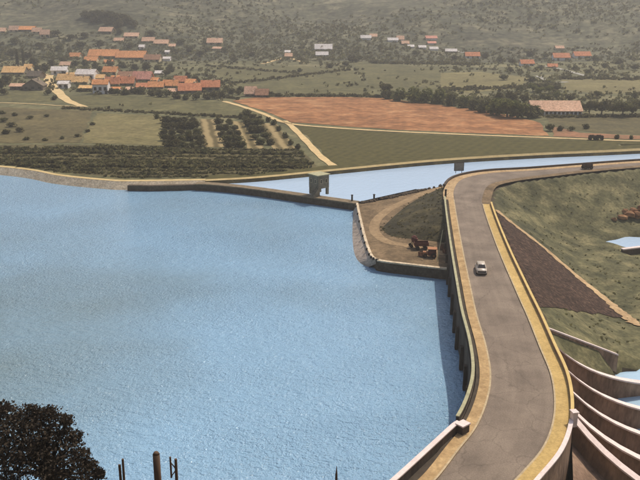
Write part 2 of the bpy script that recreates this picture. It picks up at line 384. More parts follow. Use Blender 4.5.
# tensor grid
def frange(a, b, s):
    out = []; v = a
    while v < b-1e-6: out.append(v); v += s
    return out
XS = frange(-900, -300, 30)+frange(-300, -100, 10)+frange(-100, 14, 3)+frange(14, 112, 1.0)+frange(112, 300, 8)+frange(300, 931, 30)
YS = frange(-30, 60, 5)+frange(60, 240, 1.0)+frange(240, 540, 6)+frange(540, 900, 9)+frange(900, 1401, 25)
GZ = [[h(x, y) for x in XS] for y in YS]
def gz(x, y):
    i = max(0, min(len(XS)-2, bisect_right(XS, x)-1)); j = max(0, min(len(YS)-2, bisect_right(YS, y)-1))
    a = (x-XS[i])/(XS[i+1]-XS[i]); b = (y-YS[j])/(YS[j+1]-YS[j])
    return (GZ[j][i]*(1-a)+GZ[j][i+1]*a)*(1-b)+(GZ[j+1][i]*(1-a)+GZ[j+1][i+1]*a)*b
def ground_at(u, v):
    d = ray(u, v); y = 190.0
    while y < 1400:
        t = y/d.y; z = CAMZ+d.z*t
        if z <= gz(d.x*t, y):
            lo, hi = y-4, y
            for _ in range(14):
                m_ = (lo+hi)/2; t = m_/d.y
                if CAMZ+d.z*t <= gz(d.x*t, m_): hi = m_
                else: lo = m_
            t = hi/d.y; return Vector((d.x*t, hi, gz(d.x*t, hi)))
        y += 4
    t = 1390/d.y; return Vector((d.x*t, 1390, gz(d.x*t, 1390)))

# ------------------------------------------------------------------ ground sheet
nx = len(XS); vs = [(x, y, GZ[j][i]) for j, y in enumerate(YS) for i, x in enumerate(XS)]
fs = []; mi = []
for j in range(len(YS)-1):
    for i in range(nx-1):
        fs.append((j*nx+i, j*nx+i+1, (j+1)*nx+i+1, (j+1)*nx+i))
        x, y = (XS[i]+XS[i+1])/2, (YS[j]+YS[j+1])/2
        if y > y_nb(x)+2.6: mi.append(1 if y > 560 else 0)
        elif y < 66: mi.append(4)
        elif x > 15 and GZ[j][i] > -6.6 and seg_dist((x, y), RB)[1] < 0: mi.append(2)
        else: mi.append(3)
g = mesh('ground', vs, fs, M['ground'], smooth=True)
for k in ('hill', 'bank', 'bed', 'slope'): g.data.materials.append(M[k])
g.data.polygons.foreach_set('material_index', mi)
struct(g, 'olive valley floor and scrubby hillside behind the lake')

def drape(name, pts, m, off=0.06, step=None, cut=True):
    """polygon of world (x,y) laid over the ground sheet, cut along the ground's own grid"""
    bm = bmesh.new()
    bm.faces.new([bm.verts.new((p.x, p.y, 0)) for p in pts])
    bmesh.ops.triangulate(bm, faces=bm.faces[:])
    x0, x1 = min(p.x for p in pts), max(p.x for p in pts); y0, y1 = min(p.y for p in pts), max(p.y for p in pts)
    if cut:
        for ax, arr, a, b in ((0, XS, x0, x1), (1, YS, y0, y1)):
            for c in arr:
                if a < c < b:
                    co = (c, 0, 0) if ax == 0 else (0, c, 0); no = (1, 0, 0) if ax == 0 else (0, 1, 0)
                    bmesh.ops.bisect_plane(bm, geom=bm.verts[:]+bm.edges[:]+bm.faces[:], plane_co=co, plane_no=no)
    for v in bm.verts: v.co.z = gz(v.co.x, v.co.y)+off
    bmesh.ops.recalc_face_normals(bm, faces=bm.faces[:])
    if sum(f.normal.z for f in bm.faces) < 0: bmesh.ops.reverse_faces(bm, faces=bm.faces[:])
    me = bpy.data.meshes.new(name); bm.to_mesh(me); bm.free(); me.materials.append(m)
    return struct(link(bpy.data.objects.new(name, me)))
def gpoly(px):
    P = [ground_at(u, v) for u, v in px]; out = []; rj = random.Random(len(px)+int(px[0][0]))
    for a, b in zip(P, P[1:]+P[:1]):
        n = max(1, int((b-a).length/5)); nr = Vector((-(b-a).y, (b-a).x, 0)).normalized()
        for i in range(n): out.append(a+(b-a)*i/n+nr*(rj.uniform(-.7, .7) if i else 0))
    return out
def ribbon(name, pts, width, m, off=0.12):
    ln = catmull([Vector((p.x, p.y, 0)) for p in pts], 6)
    ws = width if isinstance(width, list) else [width]*2
    A, B = [], []
    n = len(ln)
    for i, (p, q) in enumerate(zip(offset(ln, 1), offset(ln, -1))):
        f = i/(n-1)*(len(ws)-1); k = min(int(f), len(ws)-2); wd = ws[k]+(ws[k+1]-ws[k])*(f-k)
        wd *= 1+0.12*math.sin(i*1.7)
        c = (p+q)/2; A.append(c+(p-c)*wd/2); B.append(c+(q-c)*wd/2)
    V = []; Fc = []
    for a, b in zip(A, B):
        V += [(a.x, a.y, gz(a.x, a.y)+off), (b.x, b.y, gz(b.x, b.y)+off)]
    for i in range(n-1): Fc.append((2*i, 2*i+1, 2*i+3, 2*i+2))
    return struct(mesh(name, V, Fc, m))

# fields, farthest layers lowest
FIELDS = [
 ('meadow', 'light', [(440, 73), (480, 72), (528, 77), (520, 88), (470, 93), (440, 90)], 'pale olive meadow behind the tree row', 0.05),
 ('meadow', 'light', [(562, 80), (650, 77), (650, 92), (600, 94), (566, 90)], 'pale meadow above the long pink-roofed building', 0.05),
 ('meadow', 'green', [(352, 62), (440, 68), (440, 92), (385, 96), (368, 84)], 'green meadow right of the scrub on the valley floor', 0.05),
 ('crop_field', 'green', [(205, 66), (300, 66), (352, 70), (376, 95), (268, 95), (232, 84)], 'wide green field behind the ploughed field', 0.05),
 ('ploughed_field', 'plough', [(232, 101), (256, 97.5), (330, 97), (380, 98), (440, 105), (500, 113), (540, 123), (549, 136), (480, 133.5), (400, 130), (291, 122.5), (266, 112)], 'orange-brown ploughed field in the valley', 0.08),
 ('field', 'redsoil', [(553, 127), (580, 133), (660, 137), (660, 140.4), (553, 136.5)], 'reddish soil strip right of the ploughed field', 0.08),
 ('field', 'darkfield', [(545, 117), (660, 112), (660, 136), (600, 133), (552, 127)], 'dark green strip in front of the pink-roofed building', 0.05),
 ('crop_field', 'olive', [(296, 126), (400, 133.5), (560, 140), (700, 145.5), (700, 147.5), (640, 150), (440, 160.2), (338, 170)], 'olive crop field right of the sandy path', 0.06),
 ('crop_field', 'green', [(62, 97), (100, 95), (180, 98), (232, 103), (262, 114), (240, 117.5), (160, 113.5), (88, 107.5)], 'green field in front of the village', 0.06),
 ('crop_field', 'green', [(-40, 91), (42, 91.5), (56, 102), (-40, 101)], 'small green field left of the pale village lane', 0.06),
 ('field', 'light', [(96, 113), (162, 116), (166, 146), (82, 143)], 'light olive field above the orchard band', 0.06),
 ('field', 'brownfield', [(-40, 106), (92, 111), (80, 143), (-40, 143)], 'dry brownish field at the left edge', 0.06),
 ('orchard_floor', 'darkfield', [(-40, 145), (82, 145), (160, 148), (300, 151), (318, 168), (258, 177), (205, 180), (130, 181), (60, 175.5), (-40, 163)], 'dark ground of the orchard band along the shore', 0.06),
 ('vine_rows', 'palerows', [(199, 119), (216, 119.5), (227, 147.5), (203, 147)], 'pale vine rows between the left and middle bush blocks', 0.06),
 ('vine_rows', 'palerows', [(231, 121), (243, 122), (264, 149), (247, 148.5)], 'pale vine rows between the middle and right bush blocks', 0.06),
 ('vine_rows', 'palerows', [(261, 123), (276, 124), (296, 150), (274, 149.5)], 'pale vine rows nearest the sandy path', 0.06),
]
for nm, m, px, lab, off in FIELDS:
    o = drape(nm, gpoly(px), M[m], off); o['label'] = lab
def path(px, wd, m='path', off=0.14, lab=None):
    o = ribbon('path', [ground_at(u, v) for u, v in px], wd, M[m], off)
    if lab: o['label'] = lab
path([(284, 121), (290, 125), (305, 140), (320, 156), (335, 171)], 2.2, lab='yellow sandy path running down to the canal bank')
path([(224, 101.5), (240, 106), (262, 113.5), (288, 123.5), (340, 128.5), (400, 132), (480, 135.5), (560, 138.5), (640, 141.3), (720, 144)], [2.4, 2.0, 1.8, 1.6], lab='pale road along the foot of the ploughed field')
path([(50, 74), (49, 82), (58, 92), (68, 101), (84, 107)], [4, 5, 4.5, 4, 3], lab='wide pale lane leading into the village')
path([(-30, 102), (0, 103), (30, 104), (62, 106), (88, 107)], 1.2, lab='thin sandy track left of the village lane')
path([(262, 64), (275, 60.5), (286, 58), (296, 60), (306, 63)], 3.0, lab='pale track forking at the lone house in mid valley')
path([(545, 66), (560, 69), (575, 73), (586, 76)], 3.5, 'greypath', lab='grey track slanting below the hill houses on the right')
path([(538, 76), (546, 81), (556, 82.5), (568, 82)], 3.0, 'greypath', lab='grey track bending above the pink-roofed building')
path([(440, 49), (456, 51), (470, 54)], 3.5, 'greypath', lab='grey track between white houses and red-roofed house')

# ------------------------------------------------------------------ water
def sheet(name, pts, z, m): return struct(mesh(name, [(p[0], p[1], z) for p in pts], [tuple(range(len(pts)))], m))
dike_c = [at(u, v, 1.7) for u, v in [(196, 183.0), (210, 183.4), (235, 185.6), (260, 188.6), (300, 194.2), (330, 198.4), (357, 202.2)]]
lake_pts = [(-700, 40), (10, 40)] + [(p.x+3.5, p.y) for p in withz(LC, 0)[0:int(8*12.3)] if p.y > 40] 
lake_pts += [(p.x, p.y) for p in reversed(dike_c[1:])] + [(at(205, 182, 0).x, at(205, 182, 0).y+3)] + [(p.x, p.y+3) for p in reversed(NB[:8]) if p.x < -31] + [(-700, 310)]
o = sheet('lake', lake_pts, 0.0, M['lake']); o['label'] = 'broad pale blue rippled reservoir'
RO = offset(LC, 2.4)             # outer edge on canal side
canal_pts = [(p.x, p.y) for p in dike_c[1:]] + [(p.x-1, p.y) for p in [at(362, 203, 0.5), at(420, 190, .5)]] + [(p.x, p.y-2.0) for p in RO[int(8*12.8):]] + [(NB[-2].x, NB[-2].y+3)] + [(p.x, p.y+2.5) for p in reversed(NB[8:-2])] + [(at(205, 182, 0).x, at(205, 182, 0).y+2)]
o = sheet('canal', canal_pts, 0.75, M['canal']); o['label'] = 'pale blue canal strip behind the dike and the road'
o = sheet('tailwater', [(W0A.x+8, 60), (115, 60), (115, w0_y(115)+1.5), (W0A.x+8, w0_y(W0A.x+8)+1.5)], -3.3, M['tail']); o['label'] = 'blue water at the foot of the spillway'
o = sheet('pool', [(75+13*math.cos(t*.2618), 166.5+6*math.sin(t*.2618)) for t in range(24)], -5.55, M['canal']); o['label'] = 'small blue pool at the foot of the grass bank'

# far shore revetment and canal bank faces
def strip(name, A, B, m, parent=None, smooth=False):
    V = []; Fc = []
    for a, b in zip(A, B): V += [tuple(a), tuple(b)]
    for i in range(len(A)-1): Fc.append((2*i, 2*i+1, 2*i+3, 2*i+2))
    return mesh(name, V, Fc, m, parent, smooth)
def sweep_wall(name, line, wd, z0, z1, m, parent=None, side=0.0):
    """rectangular wall; line is a list of plan points, z1 may be a list"""
    A, B = offset(line, wd/2+side), offset(line, -wd/2+side); V = []; Fc = []
    n = len(line)
    for i in range(n):
        t = z1[i] if isinstance(z1, list) else z1; b = z0[i] if isinstance(z0, list) else z0
        V += [(A[i].x, A[i].y, b), (A[i].x, A[i].y, t), (B[i].x, B[i].y, t), (B[i].x, B[i].y, b)]
    for i in range(n-1):
        a, c = 4*i, 4*i+4
        for k in range(4): Fc.append((a+k, a+(k+1) % 4, c+(k+1) % 4, c+k))
    Fc += [(3, 2, 1, 0), (4*n-4, 4*n-3, 4*n-2, 4*n-1)]
    return mesh(name, V, Fc, m, parent)
shore = catmull([Vector((p.x, p.y, 0)) for p in NB[1:8]], 10)
root = empty('shore_revetment', (0, 0, 0)); tag(root, 'pale stone revetment curving along the far lake shore', 'revetment')
tops = [Vector((p.x, p.y+.6, 1.75)) for p in shore]
slp = []
for i, p in enumerate(offset(shore, -2.3)):
    slp.append(Vector((p.x, p.y, -0.6)))
strip('slope', [t+Vector((0, -.5, 0)) for t in tops], slp, M['sand'], root)
strip('crest', [t+Vector((0, 1.0, 0.10)) for t in tops], [t+Vector((0, -.45, 0.03)) for t in tops], M['sandtop'], root)
strip('verge', [Vector((t.x, t.y+5.5, plain(t.x, t.y+5.5)+.05)) for t in tops], [t+Vector((0, .95, 0.09)) for t in tops], M['ground'], root)
# darker masonry stretch just left of the dike
ms = [at(u, v, 1.4) for u, v in [(128, 184.8), (150, 185.2), (180, 184.6), (206, 183.6)]]
o = sweep_wall('masonry_wall', ms, 1.2, -1, 1.35, M['darkstone']); tag(o, 'short dark masonry wall on the shore left of the dike', 'wall')
# canal bank face
cb = catmull([Vector((p.x, p.y, 0)) for p in NB[7:-1]], 8)
root = empty('canal_bank', (0, 0, 0)); tag(root, 'thin dark earth bank along the far side of the canal', 'bank')
strip('slope', [Vector((p.x, p.y+.3, 1.55)) for p in cb], [Vector((p.x, p.y-.9, 0.2)) for p in cb], M['embank'], root)
strip('crest', [Vector((p.x, p.y+1.0, plain(p.x, p.y+1.3)+.12)) for p in cb], [Vector((p.x, p.y+.3, 1.56)) for p in cb], M['sandtop'], root)
strip('verge', [Vector((p.x, p.y+6.5, plain(p.x, p.y+6.5)+.05)) for p in cb], [Vector((p.x, p.y+.95, plain(p.x, p.y+1.3)+.11)) for p in cb], M['olive'], root)
# dike
dk = catmull(dike_c, 6)
root = empty('dike', (0, 0, 0)); tag(root, 'low dark masonry dike between the lake and the canal', 'dike')
sweep_wall('wall', dk, 2.2, -2, 1.45, M['darkstone'], root)
sweep_wall('crest', dk, 2.5, 1.453, 1.72, M['dikecap'], root)

# ------------------------------------------------------------------ road, pavements and dam
zt = lambda line, z: withz(line, z)
struct(strip('road', zt(LC, ROADZ), zt(RC, ROADZ), M['asphalt']), 'grey-brown asphalt road winding over the dam crest and bending right')
rd = bpy.data.objects['road']; uvl = rd.data.uv_layers.new(name='UVMap')
acc = [0.0]
for a, b in zip(LC, LC[1:]): acc.append(acc[-1]+((a-b).length))
for lp in rd.data.loops:
    uvl.data[lp.index].uv = (lp.vertex_index % 2, acc[lp.vertex_index//2])
nE = len(LC); iA = 8*11+3          # dam part ends here, before the bend
LW = offset(LC, 1.25); LG = offset(LC, 1.65); LO = offset(LC, 2.0)
RW = offset(RC, -1.35)
def kerbed(name, A, B, z, m, lab):
    V = []; Fc = []
    for a, b in zip(A, B): V += [(a.x, a.y, ROADZ-.05), (a.x, a.y, z), (b.x, b.y, z)]
    for i in range(len(A)-1):
        k = 3*i; Fc += [(k, k+1, k+4, k+3), (k+1, k+2, k+5, k+4)]
    return struct(mesh(name, V, Fc, m), lab)
kerbed('pavement', LC[:iA], LW[:iA], ROADZ+.14, M['walkL'], 'sandy pavement along the lake side of the road')
i_r = 8*11+2
kerbed('pavement', RC[:i_r], RW[:i_r], ROADZ+.14, M['walkR'], 'yellow pavement along the spillway side of the road')
M['kerb'] = mat('pale_kerb', [srgb(172, 152, 120), srgb(200, 178, 142)], 1.5, 6, fine=.15, fine_scale=4)
struct(strip('kerb', zt(offset(RC, .02)[:i_r], ROADZ+.145), zt(offset(RC, -.16)[:i_r], ROADZ+.145), M['kerb']), 'pale kerb along the spillway side of the road')
struct(strip('kerb', zt(offset(LC, .16)[:iA], ROADZ+.145), zt(offset(LC, -.02)[:iA], ROADZ+.145), M['kerb']), 'pale kerb along the lake side of the road')
struct(strip('verge', zt(LC[iA-1:], ROADZ+.02), zt(offset(LC, 2.2)[iA-1:], ROADZ+.05), M['verge']), 'sandy orange verge round the outside of the bend')
struct(strip('verge', zt(RC[i_r-1:], ROADZ+.02), zt(offset(RC, -1.9)[i_r-1:], ROADZ-.05), M['quaytop']), 'thin sandy verge between road and grass bank')
struct(strip('gutter', zt(LW[:iA], ROADZ+.02), zt(LG[:iA], ROADZ+.02), M['gutter']), 'dark gutter between pavement and lake-side parapet')

dam = empty('dam', (W0A.x-6, W0A.y, 0)); tag(dam, 'curving road dam with lake-side wall, parapets and spillway bays', 'dam')
dam.location = (0, 0, 0)
i_p = nearest_i(LO, at(463, 424, ROADZ))       # pier on the lake side
dl = LO[i_p:iA]
# dam body: upstream wall under the parapet
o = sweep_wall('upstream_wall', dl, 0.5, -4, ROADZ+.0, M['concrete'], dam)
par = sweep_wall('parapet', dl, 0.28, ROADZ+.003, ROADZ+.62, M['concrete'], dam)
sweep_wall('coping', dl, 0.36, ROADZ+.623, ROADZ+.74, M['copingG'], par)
bi = 0; nb = 0.0
for a, b in zip(range(len(dl)-1), range(1, len(dl))):
    nb += (dl[b]-dl[a]).length
    if nb > 5.5:
        nb = 0; t = (dl[b]-dl[a]).normalized(); c = dl[b]+Vector((-t.y, t.x, 0))*.5
        MB().add(*(lambda m_: (m_.v, m_.f))(MB().box((c.x, c.y, -.4), (.45, .8, 7.2), math.atan2(t.y, t.x)-math.pi/2, .8))).build('buttress', M['concrete'], dam)
# diverging wall on the lake side near the camera
wpx = [(459, 421), (452, 426), (427, 449), (394, 479), (352, 515)]
wl = catmull([at(u, v, ROADZ+1.0) for u, v in wpx], 6)
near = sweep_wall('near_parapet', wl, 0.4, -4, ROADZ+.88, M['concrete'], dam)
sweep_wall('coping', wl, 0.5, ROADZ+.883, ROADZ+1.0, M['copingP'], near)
pr = at(463, 424, ROADZ+1.0)
pier = MB().box((pr.x, pr.y, ROADZ-1), (1.0, .8, 3.9), 0.7).build('pier', M['concrete'], dam)
MB().box((pr.x, pr.y, ROADZ+1.03), (1.16, .96, .14), 0.7).build('cap', M['copingP'], pier)
# ground strip between pavement and that wall
sA = LW[:i_p+3]
sB = []
for p in sA:
    j = nearest_i(wl, p); sB.append(wl[j])
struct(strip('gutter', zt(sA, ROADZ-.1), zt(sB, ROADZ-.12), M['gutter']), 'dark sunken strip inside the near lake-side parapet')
struct(strip('pavement', zt(LW[:i_p+3], ROADZ+.14), zt(LW[:i_p+3], ROADZ-.2), M['walkL']), 'edge of the sandy pavement near the camera')
# right-hand parapet
i_q = nearest_i(RW, at(571, 424, ROADZ))
rp = offset(RC, -1.75)[i_q:i_r]
o = sweep_wall('downstream_parapet', rp, 0.32, ROADZ-.6, ROADZ+.52, M['brownwall'], dam)
sweep_wall('coping', rp, 0.34, ROADZ+.523, ROADZ+.64, M['copingY'], o)
rp2 = offset(RC, -1.75)[:i_q+1]
o = sweep_wall('downstream_parapet', rp2, 0.32, ROADZ-.6, ROADZ+.42, M['brownwall'], dam)
sweep_wall('coping', rp2, 0.42, ROADZ+.423, ROADZ+.56, M['copingP'], o)
q = offset(RC, -1.95)[i_q]
o = MB().box((q.x, q.y, ROADZ+.6), (.5, .6, 1.5), 0.2).build('pillar', M['copingP'], dam)
MB().box((q.x, q.y, ROADZ+1.42), (.66, .76, .12), 0.2).build('cap', M['copingP'], o)
# crest body beneath the downstream edge
crest = offset(RC, -1.9)
o = strip('downstream_face', zt(crest[:i_r], ROADZ-.02), [Vector((p.x, p.y, -7)) for p in offset(RC, -2.05)[:i_r]], M['brownwall'], dam)
o = strip('crest_edge', zt(RW[:i_r], ROADZ+.13), zt(crest[:i_r], ROADZ+.13), M['walkR'], dam)
# far guard wall on the canal side of the road
gw = offset(LC, 2.4)[8*12+2:]
o = sweep_wall('guard_wall', gw, 0.5, -2.0, ROADZ+.45, M['concrete']); tag(o, 'low dark guard wall between the bending road and the canal', 'wall')

# spillway dividing walls, perpendicular to the crest, dropping and flattening downstream
walls_px = [((549, 331), (608, 355.5)), ((556, 347), (640, 383)), ((565, 371), (640, 409)), ((569, 392), (640, 439)), ((572, 411), (640, 467)), ((577, 421), (610, 480))]
WALL_LINES = []
def wall_curve(k):
    (u0, v0), _ = walls_px[k]
    a = at(u0, v0, ROADZ-.2); j = nearest_i(crest, a); a = crest[j].copy()
    t = (crest[j+2]-crest[j-2]).normalized(); nrm = Vector((t.y, -t.x, 0))
    dirv = Vector((1, (0.36, 0.22, 0.13, 0.03, -0.16, -0.66)[k], 0)).normalized()
    pts = []; zs = []
    n = 22; Lw = 36 if k else 11.5
    for i in range(n+1):
        s = Lw*i/n; pts.append(a+dirv*(s+.1))
        q = pts[-1]; zs.append(4.98-.475*s if k == 0 else -3.4+8.2*math.exp(-s/8.2))
    return pts, zs
for k in range(6):
    pts, zs = wall_curve(k); WALL_LINES.append((pts, zs))
    body = sweep_wall('dividing_wall', pts, 0.5, [z-(4.6 if k else 2.4) for z in zs], zs, M['brownwall'], dam)
    sweep_wall('coping', pts, 1.0 if k else .6, [z+.004 for z in zs], [z+.2 for z in zs], M['copingP'], body)
for k in range(5):
    A, za = WALL_LINES[k]; B, zb = WALL_LINES[k+1]
    if k == 0:                          # extend the short training wall line along the second wall's length
        A = [A[0]+Vector((1, .36, 0)).normalized()*(36*i/22) for i in range(len(B))]
        za = [5.1-.475*36*i/22-max(0, 36*i/22-8.5)*.9 for i in range(len(B))]; za = [max(-8, z) for z in za]
        strip('grass_apron', [Vector((p.x, p.y-.2, z-.4)) for p, z in zip(A, za)], [Vector((p.x, p.y, min(z-.9-max(0, 4.8-z)*.25, z2-.3))) for p, z, z2 in zip(B, zb, za)], M['bank'], dam, True)
        continue
    strip('chute_floor', [Vector((p.x, p.y, z-2.5)) for p, z in zip(A, za)], [Vector((p.x, p.y, z-2.5)) for p, z in zip(B, zb)], M['brownwall'], dam, True)
A, za = WALL_LINES[5]
strip('chute_floor', [Vector((p.x, p.y, z-2.5)) for p, z in zip(A, za)], [Vector((p.x-4, p.y-14, z-2.2)) for p, z in zip(A, za)], M['brownwall'], dam, True)

# stone facing of the slope and its sandy border
e0 = nearest_i(RB, at(490, 208, ROADZ))
top = [p for p in offset(RB, -.25)[nearest_i(RB, at(545, 308, 4.5)):e0+1]]
toe = ground_at_bank = None
def bank_at(u, v):
    d = ray(u, v); y = 90.0
    while y < 215:
        t = y/d.y
        if CAMZ+d.z*t <= gz(d.x*t, y) and d.x*t > 27: return Vector((d.x*t, y, 0))
        y += .25
    return Vector((d.x*y/d.y, y, 0))
rj0 = random.Random(4)
toe = [bank_at(u, v) for u, v in [(632, 319), (605, 315), (575, 311), (556, 308)]]
edge = [bank_at(u, v) for u, v in [(520, 229), (560, 261), (600, 294)]]
rg = []
for a, b in zip(toe, toe[1:]):
    for i in range(6): rg.append(a+(b-a)*i/6+Vector((rj0.uniform(-.3, .3), rj0.uniform(-.45, .45), 0)))
o = drape('stone_facing', top+edge+rg+[toe[-1]], M['revet'], 0.10); o['label'] = 'dark brown stone facing on the slope right of the road'
bl = [top[-1]]+edge+[toe[0], bank_at(640, 327)]
V = []; Fc = []
ln = catmull([Vector((p.x, p.y, 0)) for p in bl], 14)
rj = random.Random(5)
for i, (a, b) in enumerate(zip(offset(ln, .15), offset(ln, -1.7))):
    b = a+(b-a)*(rj.uniform(.72, 1.12)*min(1, .35+(len(ln)-1-i)*.08)); a = a+(a-b)*rj.uniform(-.08, .14)
    for k in range(4):
        p = a+(b-a)*k/3; V.append((p.x, p.y, gz(p.x, p.y)+.16))
for i in range(len(ln)-1):
    for k in range(3): Fc.append((4*i+k, 4*i+k+1, 4*i+k+5, 4*i+k+4))
o = struct(mesh('path', V, Fc, M['verge']), 'sandy strip bordering the dark stone facing')

# ------------------------------------------------------------------ quay
qpx = [(357, 203.5), (361, 222), (365.5, 240), (371, 255), (377, 260), (388, 262.3), (415, 265.5), (449, 269.5), (466, 271)]
qe = [at(u, v, QZ) for u, v in qpx]
back = [at(u, v, QZ) for u, v in [(478, 250), (472, 215), (462, 192), (449, 184.5), (427, 189.5), (386, 199.5), (362, 203.2)]]
struct(mesh('quay', [tuple(p) for p in qe+back]+[(p.x, p.y, -3) for p in qe+back], [tuple(reversed(range(len(qe+back))))]+[(i, (i+1) % 16, 16+(i+1) % 16, 16+i) for i in range(16)], M['quaytop']), 'flat earth quay jutting into the lake below the road')
qc = catmull([p.copy() for p in qe[:8]], 5)
kr = empty('quay_wall', (0, 0, 0)); tag(kr, 'dark low quay wall with pale coping facing the camera', 'quay wall')
sweep_wall('wall', qc[20:], 0.5, -3, QZ-.05, M['darkstone'], kr)
sweep_wall('coping', qc[20:], 0.75, QZ-.047, QZ+.2, M['sand'], kr)
fpx = [(353, 206), (351, 222), (350, 238), (351.5, 253), (358, 263), (372, 268.5), (392, 272)]
ft = catmull([at(u, v, -.1) for u, v in fpx], 5)
tp = catmull([p.copy() for p in qe[:7]], 5)
rv = empty('quay_revetment', (0, 0, 0)); tag(rv, 'pale pitched stone revetment at the rounded quay head', 'revetment')
strip('slope', [Vector((p.x, p.y, QZ+.02)) for p in tp[:24]], [Vector((p.x, p.y, -.4)) for p in ft[:24]], M['pinkstone'], rv)
sweep_wall('coping', tp[:22], 0.5, QZ-.1, QZ+.2, M['sand'], rv)
for i in range(1, 12):                       # mooring blocks along the coping
    p = tp[min(21, 2*i-1)]
    m_ = MB().box((0, 0, .2), (.4, .4, .4), 0, .8).build('mooring_block', M['steel'], rv)
    m_.location = (p.x-.35, p.y, QZ-.05)
# track on the quay
tl = catmull([at(u, v, QZ) for u, v in [(448, 186.5), (427, 192), (406, 201), (388, 210), (376, 221), (375, 232), (387, 241.5), (409, 246), (446, 254)]], 6)
A, B = offset(tl, 1.0), offset(tl, -1.0)
struct(strip('path', zt(A, QZ+.02), zt(B, QZ+.02), M['track']), 'curved sandy track round the quay embankment')
# grass embankment: apron from the road edge down to the quay
tpx = [(449, 185), (446.5, 195), (447, 205), (449, 215), (451, 226)]
topl = [at(u, v, ROADZ-.1) for u, v in tpx]
bpx = [(440, 188), (410, 203.5), (385, 225), (384, 231), (394, 236.5), (420, 239.5), (449, 243)]
botl = [at(u, v, QZ+.03) for u, v in bpx]
tq = catmull(topl, 12); bq = catmull(botl, 8); n = len(bq)
V = []; Fc = []
for i in range(n):
    a = tq[int(i*(len(tq)-1)/(n-1))]; b = bq[i]
    for k in range(9):
        t = k/8; p = a+(b-a)*t; z = a.z+(b.z-a.z)*(t**0.9)
        V.append((p.x, p.y, z+(.16*wob(p.x*2.3, p.y*2.3)+.1*wob(p.y*5, p.x*4.1))*math.sin(t*math.pi)))
for i in range(n-1):
    for k in range(8): Fc.append((9*i+k, 9*i+k+1, 9*i+k+10, 9*i+k+9))
EMB = list(V)
Vn = len(V); V.append((topl[-1].x+2, topl[-1].y-.3, ROADZ-.1)); V.append((botl[-1].x+2, botl[-1].y, QZ))
Fc.append(tuple([9*(n-1)+k for k in range(9)]+[Vn+1, Vn]))
struct(mesh('embankment', V, Fc, M['embank'], smooth=True), 'turf embankment, shade put into its colour, between the quay and the road')
# rubble edging on the canal side
def rock_data(name, seed, m, sub=1):
    rnd = random.Random(seed); bm = bmesh.new(); bmesh.ops.create_icosphere(bm, subdivisions=sub, radius=.5)
    for v in bm.verts: v.co *= 0.75+rnd.random()*.5; v.co.z *= .75
    me = bpy.data.meshes.new(name); bm.to_mesh(me); bm.free(); me.materials.append(m); return me
RK = [rock_data('boulder', s, M['rock']) for s in range(4)]
RD = [rock_data('stone', s+9, M['darkstone']) for s in range(4)]
rb = MB()
for i in range(90):
    f = random.random(); p = back[6]+(back[3]-back[6])*f if random.random() < .4 else (back[6]+(back[5]-back[6])*min(1, f*1.0) if f < .5 else back[5]+(back[4]-back[5])*(2*f-1))
    s = .5+random.random()*.7; me = random.choice(RD)
    rb.add([(p.x+v.co.x*s+random.uniform(-.1, .1), p.y+v.co.y*s, QZ+.1+v.co.z*s) for v in me.vertices], [tuple(f_.vertices) for f_ in me.polygons])
stuff(rb.build('rubble_edging', M['darkstone']), 'line of dark rubble stones along the canal side of the quay', 'rubble')
for u, v, hgt, lab in [(352, 201, 1.3, 'short dark bollard on the end of the dike'), (374, 200.5, 1.3, 'short dark bollard on the canal edge of the quay'), (445.5, 197, 1.5, 'dark post at the far end of the lake-side parapet')]:
    zb = ROADZ if u > 400 else QZ-.1
    p = at(u, v, zb); r_ = empty('bollard', p); tag(r_, lab, 'bollard')
    MB().tube((0, 0, 0), (0, 0, hgt), .22, .2, 10).build('shaft', M['steel'], r_)
    MB().tube((0, 0, hgt), (0, 0, hgt+.15), .3, .26, 10).build('cap', M['steel'], r_)

# ------------------------------------------------------------------ gatehouse on the dike
p = at(319, 194.5, 1.7)
gh = empty('gatehouse', (p.x, p.y+.6, 1.72), math.radians(40)); tag(gh, 'square concrete gatehouse raised on pillars on the dike', 'gatehouse')
b = MB()
W_ = 3.3
b.box((0, 0, 3.1), (W_, W_, 3.0)); b.build('wall', M['tower'], gh)
MB().box((0, 0, 4.72), (W_+.5, W_+.5, .22)).build('roof', M['copingG'], gh)
for i, j in ((-1, -1), (1, -1), (1, 1), (-1, 1)):
    MB().box((i*(W_/2-.3), j*(W_/2-.3), .8), (.55, .55, 1.598)).build('pillar', M['tower'], gh)
MB().box((-.0, W_/2-.16, .8), (W_-1.2, .25, 1.596)).build('back_wall', M['tower'], gh)
MB().box((-W_/2+.16, 0, .8), (.25, W_-1.2, 1.596)).build('side_wall', M['tower'], gh)
for x, wd in ((-.75, .6), (.75, .6)):
    f = MB().box((x, -W_/2-.02, 3.3), (wd, .1, 1.0)).build('window', M['cream'], gh)
    MB().box((x, -W_/2-.06, 3.3), (wd-.2, .06, .8)).build('pane', M['pane'], f)
for y in (-.75, .75):
    f = MB().box((-W_/2-.02, y, 3.3), (.1, .6, 1.0)).build('window', M['cream'], gh)
    MB().box((-W_/2-.06, y, 3.3), (.06, .4, .8)).build('pane', M['pane'], f)
st = MB()
for k in range(8): st.box((-W_/2-1.9+.22*k, -W_/2+.1, .1+.1*k), (.24, .9, .2+.2*k))
st.build('stair', M['tower'], gh)
rl = MB()
for k in range(5): rl.tube((-W_/2-1.9+.4*k, -W_/2-.36, .3+.36*k), (-W_/2-1.9+.4*k, -W_/2-.36, 1.25+.36*k), .03, .03, 6)
rl.tube((-W_/2-1.95, -W_/2-.36, 1.25), (-W_/2-.25, -W_/2-.36, 2.75), .035, .035, 6); rl.build('handrail', M['steel'], gh)

